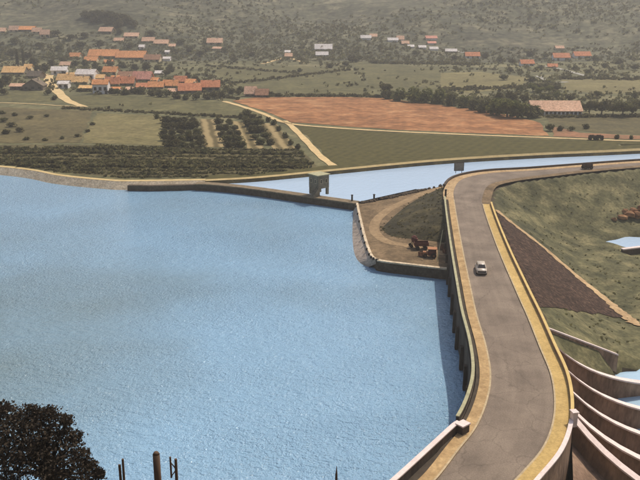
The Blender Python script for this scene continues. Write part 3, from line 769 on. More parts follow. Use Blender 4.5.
# ------------------------------------------------------------------ sign board, poles
p = at(459.5, 173.2, ROADZ)
sg = empty('sign_board', (p.x, p.y+1.0, ROADZ-.2), 0.08); tag(sg, 'square grey board on two posts at the road bend beside the canal', 'sign')
MB().box((0, 0, 1.6), (2.2, .1, 1.9)).build('board', M['signgrey'], sg)
f = MB()
for z in (.62, 2.58): f.box((0, .0, z), (2.36, .16, .12))
for x in (-1.14, 1.14): f.box((x, 0, 1.6), (.12, .16, 1.84))
f.build('frame', M['steel'], sg)
for x in (-.75, .75): MB().box((x, .12, .85), (.12, .12, 1.8)).build('post', M['steel'], sg)
p = at(437, 262, QZ); q_ = at(446, 226, ROADZ)
po = empty('leaning_pole', p); tag(po, 'thin pale pole leaning from the quay against the dark embankment', 'pole')
MB().tube((0, 0, 0), (1.2, 3.0, 4.9), .07, .05, 8).build('shaft', M['copingG'], po)
MB().tube((1.2, 3.0, 4.9), (1.25, 3.12, 5.1), .09, .09, 8).build('tip', M['steel'], po)

# ------------------------------------------------------------------ machinery on the quay
p = at(432, 257, QZ)
mc = empty('roller_machine', (p.x, p.y, QZ+.03), math.radians(-8)); mc.scale = (.85, .85, .8); tag(mc, 'boxy dark red machine with pale orange roof parked on the quay', 'machine')
bevel(MB().box((0, 0, 1.0), (1.7, 1.6, 1.1), 0, .96).build('body', M['machR'], mc), .06)
bevel(MB().box((0, 0, 1.95), (1.95, 1.8, .14)).build('roof', M['machO'], mc), .04)
for i, j in ((-1, -1), (1, -1), (1, 1), (-1, 1)): MB().tube((i*.75, j*.68, 1.5), (i*.78, j*.7, 1.9), .04, .04, 6).build('roof_post', M['steel'], mc)
bevel(MB().box((-1.35, 0, .85), (1.1, 1.0, .7)).build('bonnet', M['machO'], mc), .08)
MB().tube((-1.5, .2, 1.15), (-1.5, .2, 1.75), .05, .05, 8).build('exhaust', M['steel'], mc)
for i, j, r in ((-1.4, -.7, .42), (-1.4, .7, .42), (.35, -.9, .55), (.35, .9, .55)):
    wq = MB().tube((i, j-.14, r), (i, j+.14, r), r, r, 14).build('wheel', M['rubber'], mc)
    MB().tube((i, j-.16, r), (i, j+.16, r), r*.45, r*.45, 10).build('hub', M['rust'], wq)
def scrap(u, v, kind, lab):
    p = at(u, v, QZ); r_ = empty(kind, (p.x, p.y, QZ+.02), random.uniform(-.6, .6))
    return r_
t = scrap(421, 249, 'tip_trailer', ''); tag(t, 'low dark red trailer just left of the boxy machine', 'trailer')
MB().box((0, 0, .8), (2.6, 1.5, .12)).build('bed', M['machR'], t)
for y in (-.72, .72): MB().box((0, y, 1.1), (2.58, .06, .5)).build('side_board', M['machR'], t)
for x in (-1.27, 1.27): MB().box((x, 0, 1.1), (.06, 1.36, .5)).build('end_board', M['machR'], t)
MB().tube((1.3, 0, .7), (2.3, 0, .5), .05, .05, 6).build('drawbar', M['steel'], t)
for x in (-.7, .7):
    for y in (-.8, .8): MB().tube((x, y-.1, .38), (x, y+.1, .38), .38, .38, 12).build('wheel', M['rubber'], t)
t = scrap(414, 247, 'cement_mixer', ''); tag(t, 'small rusty mixer drum on a stand at the left of the machines', 'mixer')
dr = MB()
for (z0, z1, a, b_) in ((.9, 1.2, .35, .6), (1.2, 1.7, .6, .6), (1.7, 2.1, .6, .3)): dr.tube((0, 0, z0), (.0+.15*(z1-.9), 0, z1), a, b_, 12)
dr.build('drum', M['machR'], t)
for x, y in ((-.6, -.5), (-.6, .5), (.6, -.5), (.6, .5)): MB().tube((x, y, 0), (x*.4, y*.6, 1.3), .06, .05, 6).build('leg', M['steel'], t)
for y in (-.55, .55): MB().tube((-.6, y-.06, .3), (-.6, y+.06, .3), .3, .3, 12).build('wheel', M['rubber'], t)
for k, (u, v, lab) in enumerate([(443, 249, 'rusty crate between the boxy machine and the dam wall'), (446, 253, 'rusty crate close against the dam wall'), (422, 256, 'rusty crate in front of the trailer on the quay')]):
    p = at(u, v, QZ); c = empty('crate', (p.x, p.y, QZ+.02), .3*k); tag(c, lab, 'crate', 'crates on the quay')
    for z in (.12, .37, .62):
        for y in (-.45, .45): MB().box((0, y, z), (1.0, .05, .2)).build('slat', M['rust'], c)
        for x in (-.47, .47): MB().box((x, 0, z), (.05, .84, .2)).build('slat', M['rust'], c)
    MB().box((0, 0, .05), (.88, .82, .06)).build('bottom', M['rust'], c)

# ------------------------------------------------------------------ car and carts
def make_car(loc, rz, lab):
    r = empty('car', loc, rz); tag(r, lab, 'car')
    def loft(secs, name, m, parent=None, cap=True):       # sections: y, list of (x,z)
        V = []; Fc = []; n = len(secs[0][1])
        for y, pr_ in secs: V += [(x, y, z) for x, z in pr_]
        for i in range(len(secs)-1):
            for k in range(n):
                j = (k+1) % n; Fc.append((i*n+k, i*n+j, (i+1)*n+j, (i+1)*n+k))
        if cap: Fc += [tuple(reversed(range(n))), tuple((len(secs)-1)*n+k for k in range(n))]
        o_ = mesh(name, V, Fc, m, parent or r, True); return o_
    def sec(y, hw, zb, zt_, sh=.85):
        zm = zb+(zt_-zb)*.55
        return (y, [(-hw*.92, zb), (-hw, zb+.12), (-hw, zm), (-hw*sh, zt_), (0, zt_+.04), (hw*sh, zt_), (hw, zm), (hw, zb+.12), (hw*.92, zb)])
    body = loft([sec(-2.0, .62, .38, .62), sec(-1.85, .74, .28, .80), sec(-1.3, .80, .25, .90), sec(-.6, .82, .24, .95), sec(.6, .82, .24, .95), sec(1.2, .80, .25, .90), sec(1.8, .74, .28, .82), sec(2.0, .62, .38, .64)], 'body', M['carpaint'])
    loft([(-1.25, [(-.66, .9), (.66, .9), (.6, .94), (-.6, .94)]), (-.62, [(-.68, .9), (.68, .9), (.55, 1.42), (-.55, 1.42)]), (.75, [(-.68, .9), (.68, .9), (.55, 1.44), (-.55, 1.44)]), (1.35, [(-.66, .88), (.66, .88), (.6, .93), (-.6, .93)])], 'cabin', M['carpaint'])
    for s_ in (-1, 1):
        y0, y1, z0, z1 = (-1.22, -.68, .97, 1.36) if s_ < 0 else (1.32, .82, .97, 1.38)
        d = -.035 if s_ < 0 else .035
        mesh('windscreen' if s_ < 0 else 'rear_window', [(-.56, y0+d, z0), (.56, y0+d, z0), (.48, y1+d, z1), (-.48, y1+d, z1)], [(0, 1, 2, 3)], M['glass'], r)
        for a_, b_ in ((-.55, .02), (.1, .68)):
            mesh('side_window', [(s_*.685, a_, 1.0), (s_*.685, b_, 1.0), (s_*.595, b_-.03, 1.34), (s_*.595, a_+.05, 1.34)], [(0, 1, 2, 3)], M['glass'], r)
        bm_ = MB().box((0, s_*2.03, .42), (1.45, .1, .14)).build('bumper', M['chrome'], r); bevel(bm_, .03)
        for x in (-.55, .55):
            MB().tube((x, s_*1.93, .68), (x, s_*2.0, .68), .12, .11, 10).build('headlight' if s_ < 0 else 'tail_light', M['chrome'] if s_ < 0 else M['machR'], r)
        for x in (-.72, .72):
            wq = MB().tube((x-.09, s_*1.25, .31), (x+.09, s_*1.25, .31), .31, .31, 16).build('wheel', M['rubber'], r)
            MB().tube((x-.11, s_*1.25, .31), (x+.11, s_*1.25, .31), .15, .15, 10).build('hub_cap', M['chrome'], wq)
    MB().box((0, -1.99, .55), (1.2, .08, .3)).build('grille', M['steel'], r)
    return r
p = at(482, 273.5, ROADZ); p2 = at(480, 262, ROADZ)
j = nearest_i(LC, p); dr_ = (LC[j+1]-LC[j-1]).normalized()
make_car((p.x, p.y+1.0, ROADZ), math.atan2(dr_.y, dr_.x)-math.pi/2, 'beige rounded saloon car alone on the dam road')
def make_cart(loc, rz):
    r = empty('cart', loc, rz)
    MB().box((0, 0, .75), (2.3, 1.2, .12)).build('bed', M['cartwood'], r)
    for y in (-.6, .6): MB().box((0, y, 1.05), (2.3, .06, .5)).build('side_board', M['cartwood'], r)
    for x in (-1.12, 1.12): MB().box((x, 0, 1.05), (.06, 1.12, .5)).build('end_board', M['cartwood'], r)
    ld = MB()
    for k in range(14): ld.box((random.uniform(-.9, .9), random.uniform(-.4, .4), 1.15+random.random()*.35), (.5, .4, .35), random.random()*3, .7)
    ld.build('load', M['cartwood'], r)
    for x in (-.75, .75):
        for y in (-.72, .72):
            wq = MB().tube((x, y-.05, .45), (x, y+.05, .45), .45, .45, 14).build('wheel', M['rubber'], r)
            MB().tube((x, y-.09, .45), (x, y+.09, .45), .12, .12, 8).build('hub', M['rust'], wq)
    MB().tube((1.1, 0, .6), (2.0, 0, .5), .05, .04, 6).build('shaft', M['cartwood'], r)
    return r
p = at(587, 169, ROADZ)
c0 = make_cart((p.x, p.y, ROADZ), .15); tag(c0, 'dark loaded wooden cart on the road beside the canal', 'cart', 'carts')
for u, lab in ((592, 'left of two dark carts on the far road below the red soil'), (599, 'right of two dark carts on the far road below the red soil')):
    p = ground_at(u, 140); c = copy_tree(c0); c.location = (p.x, p.y-.2, p.z+.1); c.rotation_euler = (0, 0, -.05); c['label'] = lab

# ------------------------------------------------------------------ rocks and weir by the pool
k = 0
for u, v, s in [(622, 219, 2.2), (629, 217, 3.0), (637, 218, 3.2), (645, 218, 2.8), (625, 213, 1.8), (633, 212, 2.0), (641, 211.5, 2.4), (614, 221, 1.3)]:
    p = bank_at(u, v); o = link(bpy.data.objects.new('boulder', RK[k % 4])); o.location = (p.x, p.y, gz(p.x, p.y)+.2*s)
    o.scale = (s*1.15, s*.9, s*.8); o.rotation_euler = (.2*k, .1, k*1.3)
    nm = ['first', 'second', 'third', 'fourth']
    tag(o, ['orange-brown boulder at the left front of the pile above the pool', 'large orange-brown boulder second from the left in the front of the pile', 'large orange-brown boulder at the front right of the pile above the pool', 'boulder of the front row cut by the right picture edge', 'small boulder at the back left of the pile above the pool', 'boulder in the middle of the back row above the pool', 'back row boulder by the right picture edge', 'small lone boulder left of the rock pile above the pool'][k], 'boulder', 'boulders above the pool'); k += 1
wa, wb = at(622, 249.5, -4.9), at(668, 244, -4.9)
wr = empty('weir', (0, 0, 0)); tag(wr, 'low dark concrete weir with a white crest at the near edge of the pool', 'weir')
ln = [wa+(wb-wa)*i/6 for i in range(7)]
sweep_wall('wall', ln, .6, -8, -4.95, M['concrete'], wr); sweep_wall('crest', ln, .9, -4.947, -4.7, M['copingP'], wr)

# ------------------------------------------------------------------ trees
def leaf_cloud(seed, lobes, n, size, flat=.8):
    rnd = random.Random(seed); b = MB()
    for i in range(n):
        c, r = lobes[i % len(lobes)]
        while True:
            d = Vector((rnd.uniform(-1, 1), rnd.uniform(-1, 1), rnd.uniform(-1, 1)))
            if .05 < d.length < 1: break
        d = d.normalized()*(d.length**.45)
        p = Vector(c)+Vector((d.x*r[0], d.y*r[1], d.z*r[2]))
        a = Vector((rnd.gauss(0, 1), rnd.gauss(0, 1), rnd.gauss(0, 1))).normalized(); s = size*(.6+rnd.random()*.8)
        u_ = a.orthogonal().normalized(); w_ = a.cross(u_)
        b.add([p+u_*s, p+w_*s*flat, p-u_*s, p-w_*s*flat], [(0, 1, 2, 3)])
    return b
def tree_proto(seed, kind):
    rnd = random.Random(seed); t = MB()
    if kind == 'round':
        t.tube((0, 0, -.02), (.02, .01, .3), .04, .03, 7)
        lobes = [((0, 0, .6), (.26, .26, .3))]
        for i in range(7):
            a = i*2.4+rnd.random(); r = .16+.14*rnd.random(); z = .42+.42*rnd.random()
            c = (r*math.cos(a), r*math.sin(a), z); lobes.append((c, (.19, .19, .16)))
            t.tube((.02, .01, .28), (c[0]*.8, c[1]*.8, c[2]-.05), .022, .008, 5)
        n, s = 520, .055
    elif kind == 'tall':
        t.tube((0, 0, -.02), (0, 0, .5), .03, .02, 7); lobes = [((0, 0, .2+.1*i), (.11*(1-.06*i), .11*(1-.06*i), .14)) for i in range(8)]; n, s = 420, .04
        for i in range(4): t.tube((0, 0, .2+.1*i), (.07*math.cos(i*2), .07*math.sin(i*2), .3+.1*i), .01, .004, 5)
    else:
        t.tube((0, 0, -.02), (0, 0, .2), .035, .03, 7); lobes = []
        for i in range(7):
            a = i*2.4+rnd.random(); r = .25*rnd.random(); c = (r*math.cos(a), r*math.sin(a), .2+.45*rnd.random()); q = .2+.14*rnd.random(); lobes.append((c, (q, q, q*.85)))
            t.tube((0, 0, .15), (c[0]*.7, c[1]*.7, c[2]), .02, .008, 5)
        n, s = 420, .07
    return t, leaf_cloud(seed, lobes, n, s)
PROTO = {}
for kind, seeds in (('round', (1, 2, 3, 4)), ('tall', (5,)), ('bush', (6, 7, 8))):
    for mk in ('leafA', 'leafB', 'leafC'):
        L_ = []
        for sd_ in seeds:
            t, c = tree_proto(sd_, kind)
            ms_ = []
            for b_, nm, mm in ((t, 'trunk', M['bark']), (c, 'crown', M[mk])):
                me = bpy.data.meshes.new(nm); me.from_pydata(b_.v, [], b_.f); me.materials.append(mm); ms_.append(me)
            L_.append(ms_)
        PROTO[kind, mk] = L_
ORD = ['leftmost', 'second from the left', 'third from the left', 'fourth from the left', 'fifth from the left', 'sixth from the left', 'seventh from the left', 'eighth from the left', 'ninth from the left', 'tenth from the left', 'eleventh from the left', 'twelfth from the left', 'thirteenth from the left', 'fourteenth from the left', 'fifteenth from the left', 'sixteenth from the left', 'seventeenth from the left', 'eighteenth from the left', 'nineteenth from the left', 'twentieth from the left']
def tree(u, v, hpx, kind, mk, name, label, group, wide=1.0):
    p = ground_at(u, v); H = hpx/pxm(p.y, v)
    ms_ = random.choice(PROTO[kind, mk])
    r = empty(name, p, random.random()*6.28); r.scale = (H*wide*random.uniform(.9, 1.15), H*wide*random.uniform(.9, 1.15), H)
    tag(r, label, 'bush' if 'bush' in name else 'tree', group)
    for me in ms_: link(bpy.data.objects.new(me.name.split('.')[0], me), r)
    return r
def trees(lst, kind, mks, name, what, group, wide=1.0, shared=False):
    lst = sorted(lst)
    for i, (u, v, hp) in enumerate(lst):
        lab = what if shared or i >= len(ORD) else '%s, %s' % (what, 'rightmost' if i == len(lst)-1 else ORD[i])
        tree(u, v, hp, kind, random.choice(mks), name, lab, group, wide)
trees([(388, 99, 12), (400, 101, 16), (413, 102, 18), (426, 102.5, 17), (439, 103.5, 18), (451, 105.5, 17), (464, 107.5, 16), (474, 110, 15), (485, 112.5, 17), (496, 115, 22), (507, 117, 23), (518, 118, 22), (528, 118, 17), (537, 117, 14)], 'bush', ['leafC', 'leafA'], 'bushy_tree', 'green tree in the row behind the ploughed field', 'trees behind the ploughed field', 1.2)
trees([(386, 97, 15), (512, 104, 14), (524, 105, 12), (499, 103, 12)], 'round', ['leafB'], 'round_tree', 'darker tree standing behind the tree row', 'dark trees behind the tree row')
trees([(569, 104, 11), (580, 113, 13), (589, 114, 15), (601, 116, 17), (613, 114, 11), (622, 117, 18), (632, 116, 15), (642, 115, 16), (597, 98, 8), (634, 100, 9)], 'round', ['leafB', 'leafA'], 'round_tree', 'dark round tree right of the long pink-roofed building', 'trees right of the pink-roofed building', 1.15)
trees([(545, 103, 11), (556, 99, 8), (540, 96, 10), (533, 92, 9), (549, 93, 8)], 'round', ['leafA', 'leafC'], 'round_tree', 'tree close behind the long pink-roofed building', 'trees behind the pink-roofed building', 1.2)
trees([(550, 131, 9), (560, 131, 7), (571, 131, 6), (586, 129, 7), (617, 139, 6), (631, 139, 5)], 'bush', ['leafB', 'leafA'], 'bush', 'low bush along the reddish soil strip', 'bushes by the reddish strip', 1.2)
trees([(18, 67, 17), (24, 66.5, 17)], 'tall', ['leafB'], 'cypress_tree', 'slim dark cypress behind the yellow-roofed farm building', 'cypress pair', .85)
trees([(85, 18, 9), (92, 19, 10), (99, 19, 11), (105, 21, 12), (111, 20, 11), (117, 22, 11), (123, 22, 10), (129, 24, 9), (96, 23, 9), (108, 25, 9), (119, 27, 9), (134, 27, 8)], 'bush', ['leafB'], 'hill_tree', 'dark tree of the small wood on the hill at top left', 'hill wood', 1.5)
# bush blocks beside the vine rows
RW_ = ['back row', 'second row from the back', 'middle row', 'second row from the front', 'front row']
def block(us, name_lab, group, hh):
    for k, (u0, u1, v, n) in enumerate(us):
        trees([(u0+(u1-u0)*i/max(1, n-1)+random.uniform(-1, 1), v+random.uniform(-.7, .7), hh*random.uniform(.8, 1.2)) for i in range(n)],
              'bush', ['leafB', 'leafB', 'leafA'], 'orchard_bush', 'dark bush, %s of the %s' % (RW_[k], group), group, 1.55)
block([(166, 192, 123, 5), (165, 194, 129, 5), (165, 197, 135, 5), (165, 199, 141, 5), (167, 201, 147, 5)], 'dark bush in the big block left of the vine rows', 'left bush block', 8.5)
block([(220, 229, 124, 2), (219, 234, 130, 3), (222, 238, 136, 3), (226, 240, 142, 3), (229, 243, 147.5, 3)], 'dark bush in the narrow block between the vine rows', 'middle bush block', 8.5)
block([(246, 253, 121, 2), (248, 258, 127, 2), (252, 261, 133, 2), (256, 266, 139, 2), (260, 270, 145, 2)], 'dark bush in the slanting block near the path', 'right bush block', 9)
trees([(246, 118, 11), (241, 119, 8), (157, 119, 7), (279, 131, 7), (285, 138, 7), (291, 145, 7), (298, 149, 7), (274, 125, 7), (268, 122, 7), (214, 117, 5), (205, 117, 5), (190, 116.5, 5), (260, 119.5, 6)], 'bush', ['leafB', 'leafA'], 'bush', 'bush on the field edge above or beside the vine rows', 'field edge bushes', 1.1)
trees([(3, 122, 5.6), (12, 127, 5.6), (6, 134, 6.2), (20, 132, 5.6), (30, 119, 4.3), (15, 116, 4.3), (47, 117, 3.7), (2, 114, 4.3), (62, 139, 3.7), (78, 137, 3.7), (27, 140, 4.3), (45, 141, 3.7), (88, 132, 3.7), (93, 125, 3.7)], 'bush', ['leafB', 'leafA'], 'bush', 'dark bush dotted on the dry left field', 'bushes on the left field', 1.9)

# ------------------------------------------------------------------ houses
def house(u0, u1, v, hpx, roof, wall, lab, rz=0.0, deep=None, rise=.5, wins=0, door=False, chimney=False, gable=False):
    """u0..u1 front width, v base row, hpx height to the ridge in photograph pixels"""
    u = (u0+u1)/2; p = ground_at(u, v); k = pxm(p.y, v)
    w_ = (u1-u0)/k; H = hpx/k; d = deep or max(5.0, min(11, w_*.7)); zr = H; ze = H*(1-rise)
    r = empty('house', (p.x, p.y+d/2, p.z-.15), rz); tag(r, lab, 'house', 'houses of the valley')
    a, b_ = (w_/2, d/2)
    if gable:
        bd = MB().add([(-a, -b_, 0), (a, -b_, 0), (a, b_, 0), (-a, b_, 0), (-a, -b_, ze), (a, -b_, ze), (a, b_, ze), (-a, b_, ze), (0, -b_, zr-.15), (0, b_, zr-.15)], [(0, 1, 5, 8, 4), (2, 3, 7, 9, 6), (1, 2, 6, 5), (3, 0, 4, 7)])
        bd.build('wall', M[wall], r)
        e = .35; s_ = (zr-ze)/a
        prof = [(-a-e, ze-e*s_), (0, zr), (a+e, ze-e*s_), (a+e, ze-e*s_+.22), (0, zr+.25), (-a-e, ze-e*s_+.22)]
        V = [(x, -b_-e, z) for x, z in prof]+[(x, b_+e, z) for x, z in prof]
        Fc = [(i, (i+1) % 6, 6+(i+1) % 6, 6+i) for i in range(6)]+[(0, 1, 4, 5), (1, 2, 3, 4), (6, 11, 10, 7), (7, 10, 9, 8)]
        rf = mesh('roof', V, Fc, M['roof_'+roof], r)
    else:
        MB().add([(-a, -b_, 0), (a, -b_, 0), (a, b_, 0), (-a, b_, 0), (-a, -b_, ze), (a, -b_, ze), (a, b_, ze), (-a, b_, ze), (-a, 0, zr-.15), (a, 0, zr-.15)], [(0, 1, 5, 4), (2, 3, 7, 6), (1, 2, 6, 9, 5), (3, 0, 4, 8, 7)]).build('wall', M[wall], r)
        e = .4; s_ = (zr-ze)/b_
        rf = MB().prism([(-b_-e, ze-e*s_), (0, zr), (b_+e, ze-e*s_), (b_+e, ze-e*s_+.22), (0, zr+.25), (-b_-e, ze-e*s_+.22)], -a-e, a+e).build('roof', M['roof_'+roof], r)
    if chimney: MB().box((a*.4, .3, zr+.2), (.7, .7, 1.3)).build('chimney', M['cream'], rf)
    for i in range(wins):
        x = -a+w_*(i+.5)/wins
        f = MB().box((x, -b_-.02, ze*.55), (min(1.3, w_/wins*.6), .12, min(1.5, ze*.5))).build('window', M['pane'], r)
        MB().box((x, -b_-.06, ze*.55-min(1.5, ze*.5)/2-.06), (min(1.6, w_/wins*.8), .3, .1)).build('sill', M['cream'], f)
    if door: MB().box((a*.75 if wins else 0, -b_-.02, min(2.2, ze*.7)/2), (1.1, .14, min(2.2, ze*.7))).build('door', M['pane'], r)
    return r
HOUSES = [
 # u0,u1,v,h,roof,wall,label,rz,rise,wins,opts
 (9, 18, 32, 6, 'pale', 'cream', 'pale orange-roofed house at the left end of the far upper hamlet', 0, .6, 0),
 (18, 34, 31.5, 5, 'orange', 'greywall', 'long low orange-roofed house in the far upper hamlet', -.08, .6, 0),
 (32, 41, 34, 6, 'pale', 'cream', 'small house between the long roof and the upper hamlet end', 0, .55, 0),
 (40, 49, 38, 8, 'pale', 'cream', 'taller house at the right end of the far upper hamlet', .1, .5, 2),
 (-6, 5, 33, 5, 'pale', 'cream', 'pale-roofed house cut by the left edge above the village', 0, .6, 0),
 (88, 117, 58, 8, 'orange', 'greywall', 'left half of the long bright orange-roofed row above the village', -.06, .72, 0),
 (116, 145, 59.5, 8, 'orange', 'greywall', 'right half of the long bright orange-roofed row above the village', -.06, .72, 0),
 (144, 160, 62, 7, 'brown', 'cream', 'brownish-roofed building right of the long orange row', -.1, .6, 0),
 (69, 80, 58, 5, 'orange', 'cream', 'small orange roof left of the long orange row', -.2, .65, 0),
 (84, 97, 62, 5, 'orange', 'cream', 'small low orange-roofed house below the long row', -.1, .65, 0),
 (99, 113, 33.5, 6, 'pale', 'greywall', 'pale pink-roofed house up the hill below the dark wood', -.25, .6, 0),
 (114, 123, 42, 4, 'pale', 'cream', 'small pale-roofed house left of the hill barn', 0, .6, 0),
 (124, 138, 38, 5, 'pale', 'cream', 'pale-roofed hill barn above the long orange row', 0, .6, 0),
 (142, 154, 42.5, 5, 'pale', 'cream', 'left part of the far pink roof strip on the hill', -.05, .65, 0),
 (154, 168, 45, 5, 'pale', 'cream', 'right part of the far pink roof strip on the hill', -.05, .65, 0),
 (169, 175, 47.5, 3.5, 'pale', 'cream', 'tiny pale house right of the far pink roof strip', 0, .6, 0),
 (139, 144, 49.5, 4.5, 'white', 'white', 'tiny white house above the long orange row', 0, .4, 0),
 (163, 170, 61, 4, 'white', 'white', 'tiny white house right of the brownish roof', 0, .4, 0),
 (165, 169, 54, 3.5, 'white', 'white', 'tiny white hut on the slope above the brownish roof', 0, .4, 0),
 (2, 24, 74.5, 7.5, 'yellow', 'greywall', 'long yellow-roofed farm building at the left edge', -.03, .68, 0),
 (24, 31, 71.5, 7, 'yellow', 'cream', 'small cream house at the right end of the farm building', 0, .5, 1),
 (10, 23, 90, 6, 'pale', 'greywall', 'low shed with pale wall below the farm building', 0, .35, 0),
 (23, 43, 90.5, 11, 'grey', 'greywall', 'grey gabled barn beside the pale lane', .0, .55, 0, 'gable'),
 (27, 42, 78.5, 7, 'grey', 'greywall', 'grey-roofed barn behind the gabled barn', -.35, .6, 0),
 (51, 66, 75, 8, 'white', 'white', 'white building at the back left of the village lane', .1, .4, 2),
 (57, 73, 82.5, 8, 'yellow', 'white', 'yellow-orange roofed house with white walls by the lane', -.1, .62, 2),
 (72, 88, 84, 7, 'yellow', 'cream', 'low yellow-roofed house joining two white houses', -.08, .65, 2),
 (58, 68, 88.5, 7, 'white', 'white', 'small white house close to the lane bend', 0, .3, 2),
 (76, 95, 80, 10, 'white', 'white', 'large white building in the middle of the village', -.12, .4, 3),
 (79, 91, 91.5, 5.5, 'yellow', 'cream', 'low cream outbuilding left of the two-storey white house', 0, .35, 0),
 (93, 108, 94, 14, 'orange', 'white', 'two-storey white house at the front of the village', 0, .28, 3),
 (103, 117, 75, 8, 'orange', 'cream', 'orange-roofed house behind the red village roofs', -.15, .55, 0),
 (105, 119, 86.5, 9, 'red', 'cream', 'red-orange roofed house right behind the two-storey white house', 0, .62, 0),
 (118, 134, 86, 9, 'red', 'greywall', 'wide red-orange roof in the middle of the village', -.05, .62, 0),
 (118, 132, 78, 6, 'brown', 'greywall', 'brownish roof behind the wide red-orange roof', 0, .6, 0),
 (133, 151, 82, 10, 'pink', 'greywall', 'large pink-roofed house in the village', -.12, .65, 0),
 (148, 163, 89, 7, 'orange', 'greywall', 'low orange-roofed house in front of the pink roof', 0, .62, 0),
 (155, 163, 75, 4, 'white', 'cream', 'small pale-topped house behind the pink roof', 0, .5, 0),
 (163, 178, 88, 7.5, 'orange', 'greywall', 'orange roof fourth from the right end of the village', -.1, .62, 0),
 (174, 186, 83.5, 7, 'red', 'greywall', 'red roof at the back of the right village end', -.2, .62, 0),
 (178, 200, 94, 10, 'red', 'greywall', 'long red roof at the front right of the village', .12, .6, 0),
 (201, 219, 92, 11, 'red', 'greywall', 'red hipped-looking roof at the right end of the village', .08, .5, 0),
 (66, 75, 78, 5, 'yellow', 'white', 'small white-walled house squeezed behind the yellow roofs', .15, .5, 0),
 (96, 104, 81, 6, 'yellow', 'white', 'narrow white house behind the two-storey white house', -.1, .45, 0),
 (111, 118, 80, 4, 'orange', 'white', 'tiny orange roof between the orange and brownish roofs', .2, .6, 0),
 (136, 146, 89.5, 6, 'red', 'white', 'small red roof with white wall below the pink roof', .1, .55, 0),
 (151, 158, 82, 4, 'orange', 'white', 'tiny orange roof right of the large pink roof', -.2, .6, 0),
 (186, 195, 84.5, 5, 'orange', 'cream', 'small orange roof behind the long red roof', -.15, .6, 0),
 (126, 133, 92.5, 5, 'pale', 'white', 'little white cottage in front of the wide red-orange roof', 0, .4, 0),
 (168, 176, 94, 5, 'pale', 'cream', 'little cream cottage left of the long red roof', 0, .45, 0),
 (111, 119, 92.5, 5, 'orange', 'white', 'little orange-roofed cottage right beside the two-storey white house', 0, .5, 0),
 (60, 70, 66.5, 4.5, 'pale', 'cream', 'small pale roof above the white lane building', -.1, .6, 0),
 (104, 112, 64, 4, 'orange', 'cream', 'small orange roof just below the long orange row', 0, .6, 0),
 (245, 256, 97, 10, 'pale', 'greywall', 'light-roofed left half of the farmhouse above the ploughed field', -.05, .6, 0),
 (256, 268, 97.5, 8, 'brown', 'greywall', 'brown-roofed right half of the farmhouse above the ploughed field', -.05, .6, 0),
 (207, 222, 45, 6.5, 'pale', 'cream', 'lone orange-roofed house on the hill foot', 0, .6, 2),
 (213, 222, 50.5, 3.5, 'pale', 'cream', 'small pale shed below the lone hill-foot house', -.3, .4, 0),
 (285, 292, 58.5, 5, 'pale', 'cream', 'pale lone house at the track fork', 0, .5, 0),
 (315, 332, 50.5, 6, 'white', 'white', 'white-roofed long house in mid valley', 0, .7, 0),
 (316, 328, 56.5, 4.5, 'white', 'white', 'lower white shed in front of the white-roofed long house', 0, .6, 0),
 (285, 290, 53.5, 3, 'white', 'cream', 'tiny pale hut behind the track fork', 0, .5, 0),
 (361, 371, 40, 4.5, 'white', 'white', 'white house at the left end of the distant white hamlet', 0, .5, 0),
 (370, 377, 38.5, 4.5, 'pale', 'cream', 'pale-roofed house beside the leftmost distant white house', 0, .5, 0),
 (388, 398, 42, 4, 'white', 'white', 'white low house in the distant hamlet centre', 0, .5, 0),
 (397, 404, 41, 5, 'pale', 'white', 'pink-roofed house right of the hamlet centre', 0, .6, 0),
 (402, 409, 45, 4, 'pale', 'greywall', 'small pinkish house below the hamlet centre', 0, .6, 0),
 (408, 414, 48, 3, 'white', 'white', 'tiny white house below the distant hamlet', 0, .5, 0),
 (426, 437, 40, 4, 'pink', 'white', 'upper of two stacked white houses in the distance', 0, .5, 0),
 (428, 436, 44.5, 3, 'pink', 'white', 'lower of two stacked white houses in the distance', 0, .5, 0),
 (419, 426, 49, 3.5, 'white', 'white', 'small white house beneath the two stacked houses', 0, .5, 0),
 (430, 438, 50.5, 3.5, 'white', 'white', 'white house right beneath the two stacked houses', 0, .5, 0),
 (446, 457, 52.5, 3.5, 'white', 'greywall', 'pale grey long house right of the distant hamlet', -.1, .6, 0),
 (466, 480, 58.5, 6, 'red', 'white', 'red-roofed white house left of the valley hedges', -.05, .55, 0),
 (521, 534, 66, 6, 'red', 'white', 'red-roofed white house left of the slanting grey track', .05, .55, 0),
 (554, 570, 60.5, 7, 'red', 'white', 'left of two red-roofed white houses on the right hill foot', 0, .55, 2),
 (575, 591, 58, 6, 'red', 'white', 'right of two red-roofed white houses on the right hill foot', 0, .6, 2),
 (556, 564, 50, 4, 'pale', 'cream', 'tiny pale house above the two red-roofed houses', 0, .5, 0),
 (549, 558, 68, 4, 'red', 'cream', 'small reddish house by the slanting grey track', -.2, .6, 0),
 (533, 582, 115.5, 13, 'pale', 'white', 'long pink-roofed low building among the right-hand trees', -.04, .62, 12),
]
for hh in HOUSES:
    u0, u1, v, hp, rf, wl_, lab, rz, rs, wn = hh[:10]
    if wn == 0 and u1-u0 >= 9 and hp >= 5: wn = 2 if u1-u0 < 14 else 3
    house(u0, u1, v, hp, rf, wl_, lab, rz, None, rs, wn, door=(wn > 0), chimney=(u1-u0 > 12 and hp > 6 and u1 < 250), gable=len(hh) > 10)
